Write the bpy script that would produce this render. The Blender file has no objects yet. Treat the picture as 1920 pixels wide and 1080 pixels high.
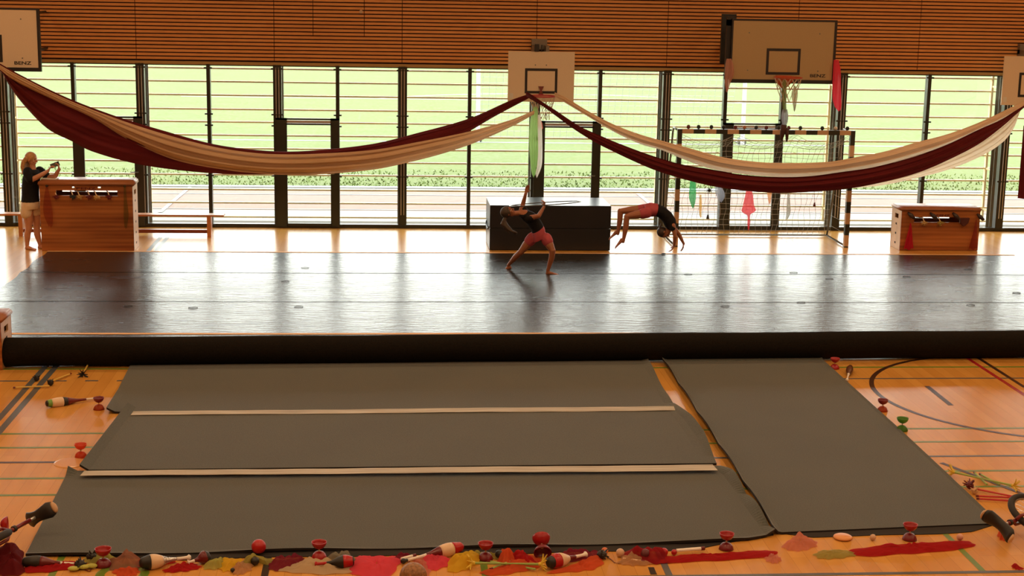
import bpy, bmesh, math, random
from mathutils import Vector, Matrix, noise
import numpy as np
PI = math.pi
C = bpy.context.scene.collection
SC = bpy.context.scene
rnd = random.Random(7)

# ---------------- camera (solved from the photograph's straight lines, world in metres) ----------------
F_PX, PITCH, YAW, ROLL, CAM_H, CAM_D = 2857.72, 0.196210, 0.0836703, 0.0184010, 4.48323, 28.1877
FW = Vector((math.sin(YAW)*math.cos(PITCH), math.cos(YAW)*math.cos(PITCH), -math.sin(PITCH)))
_r0 = Vector((math.cos(YAW), -math.sin(YAW), 0)); _u0 = _r0.cross(FW)
RT = _r0*math.cos(ROLL)+_u0*math.sin(ROLL); UP = -_r0*math.sin(ROLL)+_u0*math.cos(ROLL)
CAM = Vector((0, -CAM_D, CAM_H))
cd = bpy.data.cameras.new('camera'); cam = bpy.data.objects.new('camera', cd); C.objects.link(cam)
cd.sensor_width = 36; cd.lens = F_PX/1920*36; cd.clip_end = 600
cam.matrix_world = Matrix(((RT.x, UP.x, -FW.x, CAM.x), (RT.y, UP.y, -FW.y, CAM.y), (RT.z, UP.z, -FW.z, CAM.z), (0, 0, 0, 1)))
SC.camera = cam
def _ray(px, py): return FW+RT*((px-960)/F_PX)+UP*((540-py)/F_PX)
def W(px, py, Y=0.0):          # measured point on the vertical plane at depth Y
    d = _ray(px, py); return CAM+d*((Y+CAM_D)/d.y)
def G(px, py, z=0.0):          # measured point at height z
    d = _ray(px, py); return CAM+d*((z-CAM_H)/d.z)

# ---------------- world, exposure ----------------
SC.view_settings.view_transform = 'Standard'; SC.view_settings.look = 'None'
SC.view_settings.gamma = 1.0; SC.view_settings.use_curve_mapping = False
SC.view_settings.exposure = 0.0
wd = bpy.data.worlds.new('sky'); SC.world = wd; wd.use_nodes = True
nt = wd.node_tree; bg = nt.nodes['Background']
tc = nt.nodes.new('ShaderNodeTexCoord'); sp = nt.nodes.new('ShaderNodeSeparateXYZ'); rp = nt.nodes.new('ShaderNodeValToRGB')
nt.links.new(tc.outputs['Generated'], sp.inputs[0]); nt.links.new(sp.outputs['Z'], rp.inputs[0]); nt.links.new(rp.outputs[0], bg.inputs[0])
rp.color_ramp.elements[0].color = (1.0, 1.0, .93, 1); rp.color_ramp.elements[1].color = (.80, .90, 1.0, 1); rp.color_ramp.elements[1].position = .8
bg.inputs[1].default_value = SKY = 7.5

def area_light(name, loc, sx, sy, power, col, parent=None):
    l = bpy.data.lights.new(name, 'AREA'); l.shape = 'RECTANGLE'; l.size = sx; l.size_y = sy; l.energy = power; l.color = col
    o = bpy.data.objects.new(name, l); o.location = loc; C.objects.link(o)
    if parent: o.parent = parent
    return o
FILL_COL = (1.0, .66, .36); FILL_W = 88
FILL_X = (-9.5, -4.5, .5, 5.5, 10.5, 15.0); FILL_Y = (-24.5, -18.5, -12.5, -6.0)

# ---------------- materials ----------------
def lin(c):
    return tuple(((v/255)/12.92 if v/255 <= .04045 else ((v/255+.055)/1.055)**2.4) for v in c)+(1,)
class N:
    def __init__(s, name):
        s.m = bpy.data.materials.new(name); s.m.use_nodes = True; s.t = s.m.node_tree; s.b = s.t.nodes['Principled BSDF']
        s.out = s.t.nodes['Material Output']
    def n(s, k, **kw):
        x = s.t.nodes.new('ShaderNode'+k)
        for a, v in kw.items():
            if hasattr(x, a): setattr(x, a, v)
            else: x.inputs[a].default_value = v
        return x
    def l(s, a, b): s.t.links.new(a, b)
    def coord(s, scale=(1, 1, 1), kind='Object', rot=(0, 0, 0)):
        c = s.n('TexCoord'); m = s.n('Mapping'); m.inputs['Scale'].default_value = scale; m.inputs['Rotation'].default_value = rot
        s.l(c.outputs[kind], m.inputs['Vector']); return m.outputs['Vector']
    def ramp(s, src, *st):
        r = s.n('ValToRGB'); e = r.color_ramp.elements
        while len(e) < len(st): e.new(.5)
        for x, (p, c) in zip(e, st): x.position = p; x.color = c if len(c) == 4 else tuple(c)+(1,)
        s.l(src, r.inputs[0]); return r.outputs[0]
    def bump(s, src, strength=.3, dist=.01):
        b = s.n('Bump'); b.inputs['Strength'].default_value = strength; b.inputs['Distance'].default_value = dist
        s.l(src, b.inputs['Height']); s.l(b.outputs[0], s.b.inputs['Normal']); return b
_mats = {}
def mat(name, col, rough=.5, metal=0.0, spec=.5, noise_s=0, noise_a=.15, bump=0, coat=0, trans=0):
    if name in _mats: return _mats[name]
    m = N(name); c = tuple(col)+(1,) if len(col) == 3 else col
    m.b.inputs['Base Color'].default_value = c; m.b.inputs['Roughness'].default_value = rough
    m.b.inputs['Metallic'].default_value = metal; m.b.inputs['Specular IOR Level'].default_value = spec
    m.b.inputs['Coat Weight'].default_value = coat
    if noise_s:
        t = m.n('TexNoise'); t.inputs['Scale'].default_value = noise_s; t.inputs['Detail'].default_value = 4; m.l(m.coord(), t.inputs['Vector'])
        a = tuple(v*(1-noise_a) for v in c[:3]); b = tuple(min(1, v*(1+noise_a)) for v in c[:3])
        m.l(m.ramp(t.outputs[0], (.3, a), (.7, b)), m.b.inputs['Base Color'])
        if bump: m.bump(t.outputs[0], bump)
    if trans:
        tr = m.n('BsdfTransparent'); tr.inputs[0].default_value = tuple(.5+.5*v for v in c[:3])+(1,)
        tl = m.n('BsdfTranslucent'); tl.inputs[0].default_value = c
        mx = m.n('MixShader'); mx.inputs[0].default_value = .5; m.l(m.b.outputs[0], mx.inputs[1]); m.l(tl.outputs[0], mx.inputs[2])
        m2 = m.n('MixShader'); m2.inputs[0].default_value = trans; m.l(mx.outputs[0], m2.inputs[1]); m.l(tr.outputs[0], m2.inputs[2])
        m.l(m2.outputs[0], m.out.inputs[0])
    _mats[name] = m.m; return m.m

# ---------------- mesh helpers ----------------
class MB:
    def __init__(s): s.v = []; s.f = []; s.mi = []; s.cur = 0
    def add(s, vs, fs):
        k = len(s.v); s.v += [tuple(v) for v in vs]; s.f += [tuple(i+k for i in f) for f in fs]; s.mi += [s.cur]*len(fs); return s
    def box(s, a, b):
        x0, y0, z0 = [min(p, q) for p, q in zip(a, b)]; x1, y1, z1 = [max(p, q) for p, q in zip(a, b)]
        return s.hexa([(x0, y0, z0), (x1, y0, z0), (x1, y1, z0), (x0, y1, z0)], [(x0, y0, z1), (x1, y0, z1), (x1, y1, z1), (x0, y1, z1)])
    def hexa(s, lo, hi):
        return s.add(list(lo)+list(hi), [(3, 2, 1, 0), (4, 5, 6, 7), (0, 1, 5, 4), (1, 2, 6, 5), (2, 3, 7, 6), (3, 0, 4, 7)])
    def prism(s, poly, d):       # polygon (3D points) extruded along d
        n = len(poly); P = [Vector(p) for p in poly]; d = Vector(d)
        return s.add(P+[p+d for p in P], [tuple(range(n))[::-1], tuple(range(n, 2*n))]+[(i, (i+1) % n, n+(i+1) % n, n+i) for i in range(n)])
    def tube(s, pts, r, n=8, caps=True, closed=False, squash=None):
        pts = [Vector(p) for p in pts]; m = len(pts)
        rs = r if isinstance(r, (list, tuple)) else [r]*m
        vs = []; fs = []
        T = (pts[1]-pts[0]).normalized(); ref = Vector((0, 0, 1)) if abs(T.z) < .9 else Vector((1, 0, 0))
        u = T.cross(ref).normalized()
        for i, p in enumerate(pts):
            if closed: t = (pts[(i+1) % m]-pts[i-1])
            else: t = pts[min(i+1, m-1)]-pts[max(i-1, 0)]
            t = t.normalized() if t.length > 1e-9 else T
            u = (u-t*u.dot(t)).normalized(); w = t.cross(u)
            for k in range(n):
                a = 2*PI*k/n; o = u*math.cos(a)*rs[i]+w*math.sin(a)*rs[i]
                if squash: o = Vector((o.x*squash[0], o.y*squash[1], o.z*squash[2]))
                vs.append(p+o)
        for i in range(m if closed else m-1):
            for k in range(n):
                a = i*n+k; b = i*n+(k+1) % n; c = ((i+1) % m)*n+(k+1) % n; d = ((i+1) % m)*n+k
                fs.append((a, b, c, d))
        if caps and not closed: fs += [tuple(range(n))[::-1], tuple(range((m-1)*n, m*n))]
        return s.add(vs, fs)
    def ell(s, c, r, n=12, m=8, R=None):
        c = Vector(c); r = (r, r, r) if not isinstance(r, (tuple, list)) else r
        vs = []; fs = []
        for i in range(m+1):
            th = PI*i/m
            for k in range(n):
                a = 2*PI*k/n; p = Vector((math.sin(th)*math.cos(a)*r[0], math.sin(th)*math.sin(a)*r[1], math.cos(th)*r[2]))
                vs.append(c+(R @ p if R else p))
        for i in range(m):
            for k in range(n):
                a = i*n+k; b = i*n+(k+1) % n
                if i == 0: fs.append((a, a+n, b+n))
                elif i == m-1: fs.append((a, a+n, b))
                else: fs.append((a, a+n, b+n, b))
        return s.add(vs, fs)
    def lathe(s, prof, n=20, M=None):   # prof: (r,z) list
        vs = []; fs = []; M = M or Matrix()
        for r, z in prof:
            for k in range(n):
                a = 2*PI*k/n; vs.append(M @ Vector((r*math.cos(a), r*math.sin(a), z)))
        for i in range(len(prof)-1):
            for k in range(n): fs.append((i*n+k, i*n+(k+1) % n, (i+1)*n+(k+1) % n, (i+1)*n+k))
        if prof[0][0] > 1e-4: fs.append(tuple(range(n))[::-1])
        if prof[-1][0] > 1e-4: fs.append(tuple(range((len(prof)-1)*n, len(prof)*n)))
        return s.add(vs, fs)
    def grid(s, fn, nu, nv, thick=0, closed_bottom=False):   # fn(i/nu, j/nv) -> point
        P = [[Vector(fn(i/nu, j/nv)) for j in range(nv+1)] for i in range(nu+1)]
        vs = [p for r in P for p in r]; w = nv+1
        fs = [(i*w+j, (i+1)*w+j, (i+1)*w+j+1, i*w+j+1) for i in range(nu) for j in range(nv)]
        if thick:
            k = len(vs); off = Vector(thick) if isinstance(thick, (tuple, list, Vector)) else Vector((0, 0, -thick))
            vs += [p+off for p in vs]; fs += [tuple(a+k for a in f)[::-1] for f in list(fs)]
            ed = [(j, j+1) for j in range(nv)]+[(nu*w+j+1, nu*w+j) for j in range(nv)]+[((i+1)*w, i*w) for i in range(nu)]+[(i*w+nv, (i+1)*w+nv) for i in range(nu)]
            fs += [(b, a, a+k, b+k) for a, b in ed]
        return s.add(vs, fs)
    def build(s, name, m, parent=None, smooth=False, loc=None, label=None, bevel=0, origin=None):
        me = bpy.data.meshes.new(name)
        vs = s.v
        if origin is not None: o_ = Vector(origin); vs = [tuple(Vector(v)-o_) for v in s.v]
        me.from_pydata(vs, [], s.f); me.validate(); me.update()
        for x in (m if isinstance(m, (list, tuple)) else [m]): me.materials.append(x)
        if isinstance(m, (list, tuple)) and len(me.polygons) == len(s.mi): me.polygons.foreach_set('material_index', s.mi)
        if smooth: me.polygons.foreach_set('use_smooth', [True]*len(me.polygons) if smooth is True else [i < smooth for i in range(len(me.polygons))])
        bm = bmesh.new(); bm.from_mesh(me); bmesh.ops.remove_doubles(bm, verts=bm.verts, dist=1e-6); bmesh.ops.recalc_face_normals(bm, faces=bm.faces)
        if bevel: bmesh.ops.bevel(bm, geom=list(bm.edges), offset=bevel, segments=2, affect='EDGES', clamp_overlap=True)
        bm.to_mesh(me); bm.free()
        o = bpy.data.objects.new(name, me); C.objects.link(o)
        if origin is not None: o.location = origin
        if loc is not None: o.location = loc
        if parent is not None:
            o.parent = parent
            if origin is not None: o.location = Vector(origin)-parent_world(parent)
        if label: o['label'] = label
        return o
def parent_world(p):
    v = Vector(p.location)
    while p.parent: p = p.parent; v += Vector(p.location)
    return v
def thing(name, label, cat, loc=(0, 0, 0), rot=(0, 0, 0), group=None, kind=None):
    o = bpy.data.objects.new(name, None); C.objects.link(o); o.location = loc; o.rotation_euler = rot; o.empty_display_size = .1
    return tag(o, label, cat, group, kind)
def tag(o, label, cat, group=None, kind=None):
    o['label'] = label; o['category'] = cat
    if group: o['group'] = group
    if kind: o['kind'] = kind
    return o
def struct(o): o['kind'] = 'structure'; return o
def wpart(mb, name, m, t, **kw):     # mesh given in world coordinates, parented to an Empty without rotation
    o = mb.build(name, m, None, **kw); o.parent = t
    o.location = Vector(o.location)-parent_world(t); return o
def dup(root, loc=None, rotz=None, label=None, group=None):
    r = root.copy(); C.objects.link(r)
    if loc is not None: r.location = loc
    if rotz is not None: r.rotation_euler = (0, 0, rotz)
    if label: r['label'] = label
    if group: r['group'] = group
    for ch in list(root.children):
        c = ch.copy(); C.objects.link(c); c.parent = r
        for g in list(ch.children):
            d = g.copy(); C.objects.link(d); d.parent = c
    return r
def interp(tab, x):
    if x <= tab[0][0]: return tab[0][1]
    for (a, p), (b, q) in zip(tab, tab[1:]):
        if x <= b: return p+(q-p)*(x-a)/(b-a)
    return tab[-1][1]
def smooth_interp(tab, x):      # Catmull-Rom through measured points
    n = len(tab)
    if x <= tab[0][0]: return tab[0][1]
    if x >= tab[-1][0]: return tab[-1][1]
    for i in range(n-1):
        if x <= tab[i+1][0]: break
    x0, y0 = tab[i]; x1, y1 = tab[i+1]
    m0 = (y1-tab[i-1][1])/(x1-tab[i-1][0]) if i > 0 else (y1-y0)/(x1-x0)
    m1 = (tab[i+2][1]-y0)/(tab[i+2][0]-x0) if i < n-2 else (y1-y0)/(x1-x0)
    h = x1-x0; t = (x-x0)/h
    return (2*t**3-3*t*t+1)*y0+(t**3-2*t*t+t)*h*m0+(-2*t**3+3*t*t)*y1+(t**3-t*t)*h*m1
def text_mesh(txt, size, depth=.002, bold=.0):
    cu = bpy.data.curves.new('lettering', 'FONT'); cu.body = txt; cu.size = size; cu.extrude = depth; cu.align_x = 'CENTER'; cu.offset = bold
    o = bpy.data.objects.new('lettering', cu); C.objects.link(o)
    dg = bpy.context.evaluated_depsgraph_get(); me = bpy.data.meshes.new_from_object(o.evaluated_get(dg)); bpy.data.objects.remove(o)
    return me

# ---------------- shared materials ----------------
M_DARK = mat('dark steel paint', (.022, .023, .015), .35, 0, .5)
M_STEEL = mat('galvanised steel', (.16, .17, .15), .45, .6)
M_SILVER = mat('bright metal', (.6, .6, .58), .3, .8)
M_BLACK = mat('black plastic', (.012, .010, .009), .45)
M_WHITE = mat('white plastic', (.75, .66, .52), .4)
M_RED = mat('red plastic', (.42, .006, .010), .3)
M_DKRED = mat('dark red plastic', (.13, .006, .008), .3)
def wood_slat():
    m = N('larch slat wood')
    t = m.n('TexNoise'); t.inputs['Scale'].default_value = 1.0; t.inputs['Detail'].default_value = 5; m.l(m.coord((.6, 8, 16)), t.inputs['Vector'])
    t2 = m.n('TexNoise'); t2.inputs['Scale'].default_value = 1.0; t2.inputs['Detail'].default_value = 3; m.l(m.coord((5, 20, 90)), t2.inputs['Vector'])
    mx = m.n('Mix', data_type='RGBA'); mx.inputs[0].default_value = .35
    m.l(m.ramp(t.outputs[0], (.3, (.54, .215, .050)), (.7, (.70, .31, .088))), mx.inputs[6]); m.l(m.ramp(t2.outputs[0], (.3, (.48, .18, .042)), (.7, (.76, .35, .11))), mx.inputs[7])
    m.l(mx.outputs[2], m.b.inputs['Base Color']); m.b.inputs['Roughness'].default_value = .6
    return m.m
M_SLAT = wood_slat()
M_SLATBACK = mat('dark acoustic backing', (.035, .008, .002), .9)
def parquet():
    m = N('sports parquet')
    v = m.coord((1, 1, 1))
    br = m.n('TexBrick'); m.l(m.coord((1, 1, 1), rot=(0, 0, PI/2)), br.inputs['Vector'])
    br.inputs['Scale'].default_value = 1; br.inputs['Brick Width'].default_value = 2.1; br.inputs['Row Height'].default_value = .13; br.inputs['Mortar Size'].default_value = .0015
    br.inputs['Color1'].default_value = (.60, .285, .055, 1); br.inputs['Color2'].default_value = (.68, .345, .075, 1); br.inputs['Mortar'].default_value = (.42, .18, .035, 1); br.offset = .37
    t = m.n('TexNoise'); t.inputs['Scale'].default_value = 1; t.inputs['Detail'].default_value = 5; m.l(m.coord((9, 1.2, 1)), t.inputs['Vector'])
    mx = m.n('Mix', data_type='RGBA', blend_type='MULTIPLY'); mx.inputs[0].default_value = .55
    m.l(br.outputs[0], mx.inputs[6]); m.l(m.ramp(t.outputs[0], (.3, (.80, .74, .66)), (.7, (1, 1, 1))), mx.inputs[7])
    m.l(mx.outputs[2], m.b.inputs['Base Color']); m.b.inputs['Roughness'].default_value = .25; m.b.inputs['Specular IOR Level'].default_value = .75
    return m.m
M_FLOOR = parquet()

# ---------------- structure ----------------
XL, XR, YB, ZT = -14.0, 20.0, -33.0, 7.6
struct(MB().box((XL-.3, YB-.3, -.2), (XR+.3, .06, 0)).build('floor', M_FLOOR))
struct(MB().box((XL-.3, YB-.3, ZT), (XR+.3, 1.0, ZT+.25)).build('ceiling', mat('ceiling boards', (.55, .45, .33), .8)))
M_WALL = mat('warm plaster', (.62, .42, .24), .8, noise_s=3, noise_a=.04)
struct(MB().box((XL-.3, YB, 0), (XL, .3, ZT)).build('wall_left', M_WALL))
struct(MB().box((XR, YB, 0), (XR+.3, .3, ZT)).build('wall_right', M_WALL))
struct(MB().box((XL-.3, YB-.3, 0), (XR+.3, YB, ZT)).build('wall_back', M_WALL))
# window wall: slatted timber above the glazing
HEAD = 2.985
wf = struct(MB().box((XL, .0, HEAD), (XR, .25, ZT)).build('wall_front', M_SLATBACK))
sl = MB(); joints = [W(x, 60, 0).x for x in (255, 514, 754, 1006, 1251, 1495, 1723)]
joints = [XL]+[joints[0]-2.4*k for k in (3, 2, 1)]+joints+[joints[-1]+2.4*k for k in (1, 2, 3)]+[XR]
PITCH_S = .0667; nz = int((ZT-HEAD-.06)/PITCH_S)
hx0, hx1, hz = W(587, 40, 0).x, W(683, 40, 0).x, W(640, 71, 0).z
for a, b in zip(joints, joints[1:]):
    s = MB()
    for k in range(nz):
        z = HEAD+.075+k*PITCH_S
        if a < hx0 < b and z > hz:
            for p, q in ((a+.006, hx0-.006), (hx0+.006, hx1-.006), (hx1+.006, b-.006)): s.box((p, -.045, z), (q, 0, z+.046))
        else: s.box((a+.006, -.045, z), (b-.006, 0, z+.046))
    o = s.build('slat_panel', M_SLAT, wf)
MB().box((XL, -.05, HEAD-.01), (XR, .02, HEAD+.045)).build('head_board', mat('olive trim board', (.36, .22, .075), .5), wf)
sx = W(677, 22, -.05); k = MB().tube([(sx.x, -.09, sx.z), (sx.x, -.04, sx.z)], .033, 16).build('wall_sensor', mat('beige plastic', (.5, .34, .2), .5))
tag(k, 'small round beige sensor on the timber slat wall', 'sensor')

# glazing: mullions, sill, panes
THIN = {1: 137, 3: 391, 5: 633, 7: 881, 9: 1125.5, 11: 1361, 12: 1469, 14: 1742, 15: 1893}
THICK = {0: 6, 2: 263, 4: 520, 6: 755, 8: 1006, 10: 1251, 13: 1581}
MX = {}
for k, x in list(THIN.items())+list(THICK.items()): MX[k] = W(x, 150, 0).x
MX[-1] = MX[0]-1.2; MX[-2] = MX[0]-2.4; MX[-3] = MX[0]-3.6; MX[-4] = XL+.05; MX[16] = MX[15]+1.2; MX[17] = MX[15]+2.4; MX[18] = MX[15]+3.6; MX[19] = XR-.05
thick = set(THICK) | {-2, -4, 15, 17, 19}
M_GLASS = N('window glass'); g = M_GLASS
tr = g.n('BsdfTransparent'); tr.inputs[0].default_value = (.97, .98, .95, 1); gl = g.n('BsdfGlossy'); gl.inputs['Roughness'].default_value = .02
mx = g.n('MixShader'); mx.inputs[0].default_value = .05; g.l(tr.outputs[0], mx.inputs[1]); g.l(gl.outputs[0], mx.inputs[2]); g.l(mx.outputs[0], g.out.inputs[0]); M_GLASS = g.m
CL_Z = [W(391, y, 0).z for y in (127, 213, 234, 328, 421)]
SILL = [W(450, y, 0).z for y in (421, 427)]
keys = sorted(MX)
DOORS = {1: (1, 2), 2: (4, 5), 3: (8, 9), 4: (11, 12)}
door_of = {v[0]: k for k, v in DOORS.items()}
n = 0
for k in keys:
    n += 1; x = MX[k]; w = .075 if k in thick else .033
    m = MB().box((x-w, -.05, .0), (x+w, .10, HEAD))
    o = struct(m.build('trim_%d' % n, M_DARK))
    if k in thick:
        p = MB()
        for dx in (-.022, .03): p.tube([(x+dx, -.062, .25), (x+dx, -.062, HEAD-.05)], .009, 8)
        p.build('highlight_tube', M_SILVER, o)  # silver tubes added as the bright highlights on the thick mullions
    c = MB()
    for z in CL_Z:
        wd_ = (w+.035) if k in thick else .072
        c.box((x-wd_, -.07, z-.014), (x+wd_, -.045, z+.014))
    c.build('glass_clamp', M_DARK, o)
for i, (a, b) in enumerate(zip(keys, keys[1:])):
    xa, xb = MX[a]+.03, MX[b]-.03
    f = MB().box((xa, -.02, .0), (xb, .07, SILL[1]+.0)).box((xa, -.045, SILL[1]), (xb, .07, SILL[0]+.02))
    f.box((xa, -.01, HEAD-.03), (xb, .07, HEAD))
    o = struct(f.build('window_%d' % (i+1), M_DARK))
    MB().box((xa, .02, SILL[0]), (xb, .03, HEAD-.02)).build('glass', M_GLASS, o)
    if a in door_of:
        zt = W(570, 221, 0).z; zb = W(570, 230.5, 0).z
        d = bpy.data.objects.new('door_%d' % door_of[a], None); C.objects.link(d); struct(d); d.location = (xa, -.06, 0)
        D = lambda mb, nm, m=M_DARK: wpart(mb, nm, m, d)
        xa2, xb2 = MX[a]-.03, MX[b]+.03
        D(MB().box((xa2, -.10, .02), (xa2+.20, -.055, zt)), 'door_stile'); D(MB().box((xb2-.16, -.10, .02), (xb2, -.055, zt)), 'door_stile')
        D(MB().box((xa2, -.10, zt-.032), (xb2, -.055, zt)), 'door_closer_rail'); D(MB().box((xa2+.18, -.10, zb-.03), (xb2-.14, -.055, zb)), 'door_rail')
        D(MB().box((xa2+.18, -.09, zb+.006), (xb2-.14, -.065, zt-.040)), 'door_closer', M_SILVER)
        D(MB().box((xa2+.18, -.10, .03), (xb2-.14, -.055, .09)), 'door_rail')
        h = MB().tube([(xb2-.10, -.11, 1.02), (xb2-.10, -.15, 1.02), (xb2-.22, -.15, 1.02)], .011, 8)
        D(h, 'door_handle', M_STEEL)
# outside facade: posts and timber-coloured sun louvres
M_POST = mat('grey exterior steel', (.10, .105, .075), .5, .2)
M_LOUV = mat('anodised louvre', (.88, .72, .40), .55)
LZ = [W(200, y, .8).z for y in (125, 150, 175.5, 202, 226, 251, 276, 301, 325.5, 353.5, 378.5, 405)]
LZ = sorted(LZ); n = len(keys)
tk = sorted(thick)
for k in tk:
    x = MX[k]; n += 1
    o = struct(MB().box((x-.085, .22, 0), (x+.085, .235, 3.4)).box((x-.085, .385, 0), (x+.085, .40, 3.4)).box((x-.008, .23, 0), (x+.008, .39, 3.4)).build('trim_%d' % n, M_POST))
    b = MB().box((x-.02, .78, 0.05), (x+.02, .86, 3.3))
    for z in (0.3, 1.1, 1.9, 2.7): b.box((x-.012, .4, z), (x+.012, .79, z+.03))
    b.build('louvre_rail', M_LOUV, o)
for a, b in zip(tk, tk[1:]):
    t = thing('sun_louvre', '', 'louvre', (MX[a], .8, 0), group='sun louvres outside the windows')
    lab = 'slim horizontal tan louvre blades outside the glazing '
    t['label'] = lab+{0: 'behind the woman', 2: 'above the left end of the bench', 4: 'behind the left door bay', 6: 'left of the middle hoop', 8: 'behind the middle hoop', 10: 'behind the handball goal', 13: 'above the right vaulting box'}.get(a, 'past the far left edge' if a == -4 else 'left of the woman' if a == -2 else 'beyond the right hoop' if a == 15 else 'past the far right edge')
    for z in LZ:
        wpart(MB().box((MX[a]+.02, .80, z-.018), (MX[b]-.02, .86, z+.012)), 'blade', M_LOUV, t)

# ---------------- outside ground ----------------
M_GRASS = N('mown grass'); g = M_GRASS
t = g.n('TexNoise'); t.inputs['Scale'].default_value = 1.0; t.inputs['Detail'].default_value = 6; g.l(g.coord((.9, 1.6, 1)), t.inputs['Vector'])
t2 = g.n('TexNoise'); t2.inputs['Scale'].default_value = 1; t2.inputs['Detail'].default_value = 5; g.l(g.coord((7, 5, 1)), t2.inputs['Vector'])
mx = g.n('Mix', data_type='RGBA'); mx.inputs[0].default_value = .5
g.l(g.ramp(t.outputs[0], (.3, (.132, .150, .058)), (.72, (.160, .172, .088))), mx.inputs[6]); g.l(g.ramp(t2.outputs[0], (.35, (.105, .14, .030)), (.65, (.155, .168, .080))), mx.inputs[7])
g.l(mx.outputs[2], g.b.inputs['Base Color']); g.b.inputs['Roughness'].default_value = .9; g.b.inputs['Specular IOR Level'].default_value = .05; M_GRASS = g.m
YT0, YT1 = 2.25, 5.55
struct(MB().box((-60, .06, -.2), (70, YT0, -.01)).build('floor_terrace', mat('pale paving', (.30, .29, .27), .9, spec=.1, noise_s=8, noise_a=.05)))
struct(MB().box((-60, YT0, -.2), (70, YT1, -.01)).build('floor_track', mat('glare-pale red track', (.27, .185, .150), .9, spec=.1, noise_s=5, noise_a=.06)))  # pale track tone has outdoor glare put into the red
struct(MB().box((-160, YT1+.25, -.2), (180, 260, -.01)).build('floor_field', M_GRASS))
M_LINE = mat('white line paint', (.33, .33, .31), .7)
tl = MB()
for y in (5.45, 4.5, 3.3, 2.3): tl.box((-60, y, -.01), (70, y+.06, 0.0))
tl.box((-60, YT1, -.15), (70, YT1+.25, 0.02))
for p, q in (((300, 398), (357, 350)), ((1196, 363), (1232, 393))):
    a, b = G(*p), G(*q); tl.prism([(a.x-.04, a.y, 0), (a.x+.04, a.y, 0), (b.x+.04, b.y, 0), (b.x-.04, b.y, 0)], (0, 0, .004))
struct(tl.build('trim_track_lines', M_LINE))
fl = MB()
def gline(a, b, w=.12, z=-.01):
    a = Vector((a[0], a[1], z)); b = Vector((b[0], b[1], z)); d = (b-a).normalized(); s = Vector((-d.y, d.x, 0))*w/2
    fl.prism([a-s, a+s, b+s, b-s], (0, 0, .012))
y0 = 15.9
gline((-40, y0), (60, y0)); gline((-8, 32.4), (22, 32.4), .10)
for k in range(24):
    a, b = PI*(.2+.6*k/24), PI*(.2+.6*(k+1)/24); gline((7+9.15*math.cos(a), 27+9.15*math.sin(a)), (7+9.15*math.cos(b), 27+9.15*math.sin(b)))
struct(fl.build('trim_field_lines', M_LINE))
# tufts at the edge of the field
tf = MB(); rr = random.Random(3)
for i in range(7000):
    x = rr.uniform(-13, 20); y = YT1+.25+rr.random()**1.6*3.2; h = rr.uniform(.015, .05); a = rr.random()*PI; dx, dy = .02*math.cos(a), .02*math.sin(a); ox, oy = rr.uniform(-.04, .04), rr.uniform(-.04, .04)
    tf.add([(x-dx, y-dy, -.01), (x+dx, y+dy, -.01), (x+ox, y+oy, h)], [(0, 1, 2)])
tag(tf.build('grass_tuft', mat('grass blade', (.125, .165, .045), .9, spec=.05)), 'long green grass tufts growing along the edge of the red running track', 'grass', kind='stuff')
# soccer goal standing on the field
gx0, gx1, gy = 2.62, 10.41, 15.9
t = thing('soccer_goal', 'white soccer goal standing on the field outside the windows', 'goal', (gx0, gy, 0))
for x in (gx0, gx1): wpart(MB().tube([(x, gy, -.01), (x, gy, 2.5)], .06, 10), 'post', mat('white goal paint', (.5, .5, .5), .4), t)
wpart(MB().tube([(gx0, gy, 2.5), (gx1, gy, 2.5)], .06, 10), 'crossbar', _mats['white goal paint'], t)
for x in (gx0, gx1):
    wpart(MB().tube([(x, gy, 0.03), (x, gy+1.8, .03)], .04, 8), 'ground_bar', _mats['white goal paint'], t)
    wpart(MB().tube([(x-.12, gy+.1, .1), (x+.12, gy+.1, .1)], .1, 12), 'wheel', M_STEEL, t)
nb = MB()
for i in range(40):
    x = gx0+(gx1-gx0)*i/39; nb.tube([(x, gy+.1, 2.45), (x, gy+1.0, 2.2), (x, gy+1.8, 0)], .006, 3)
for i in range(14):
    z = 2.3*i/14; yy = gy+1.8-.8*(z/2.3); nb.tube([(gx0, yy, z), (gx1, yy, z)], .006, 3)
wpart(nb, 'net', M_LINE, t)

# fill lamps added out of view under the ceiling to brighten the hall
M_FILL = N('fill lamp diffuser'); M_FILL.b.inputs['Emission Color'].default_value = FILL_COL+(1,); M_FILL.b.inputs['Emission Strength'].default_value = 2.0; M_FILL = M_FILL.m
i = 0
for x in FILL_X:
    for y in FILL_Y:
        t = thing('fill_lamp', 'long warm fill lamp added unseen under the hall roof, one of the equal rows', 'lamp', (x, y, ZT), group='added fill lamps of the hall')
        MB().box((-.17, -.9, -.14), (.17, .9, -.02)).build('fill_housing', M_STEEL, t)
        MB().box((-.14, -.86, -.155), (.14, .86, -.141)).build('fill_diffuser', M_FILL, t)
        MB().box((-.02, -.02, -.03), (.02, .02, 0.0)).build('hanger', M_STEEL, t)
        area_light('fill_light', (0, 0, -.165), .28, 1.7, FILL_W, FILL_COL, t)

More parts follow.
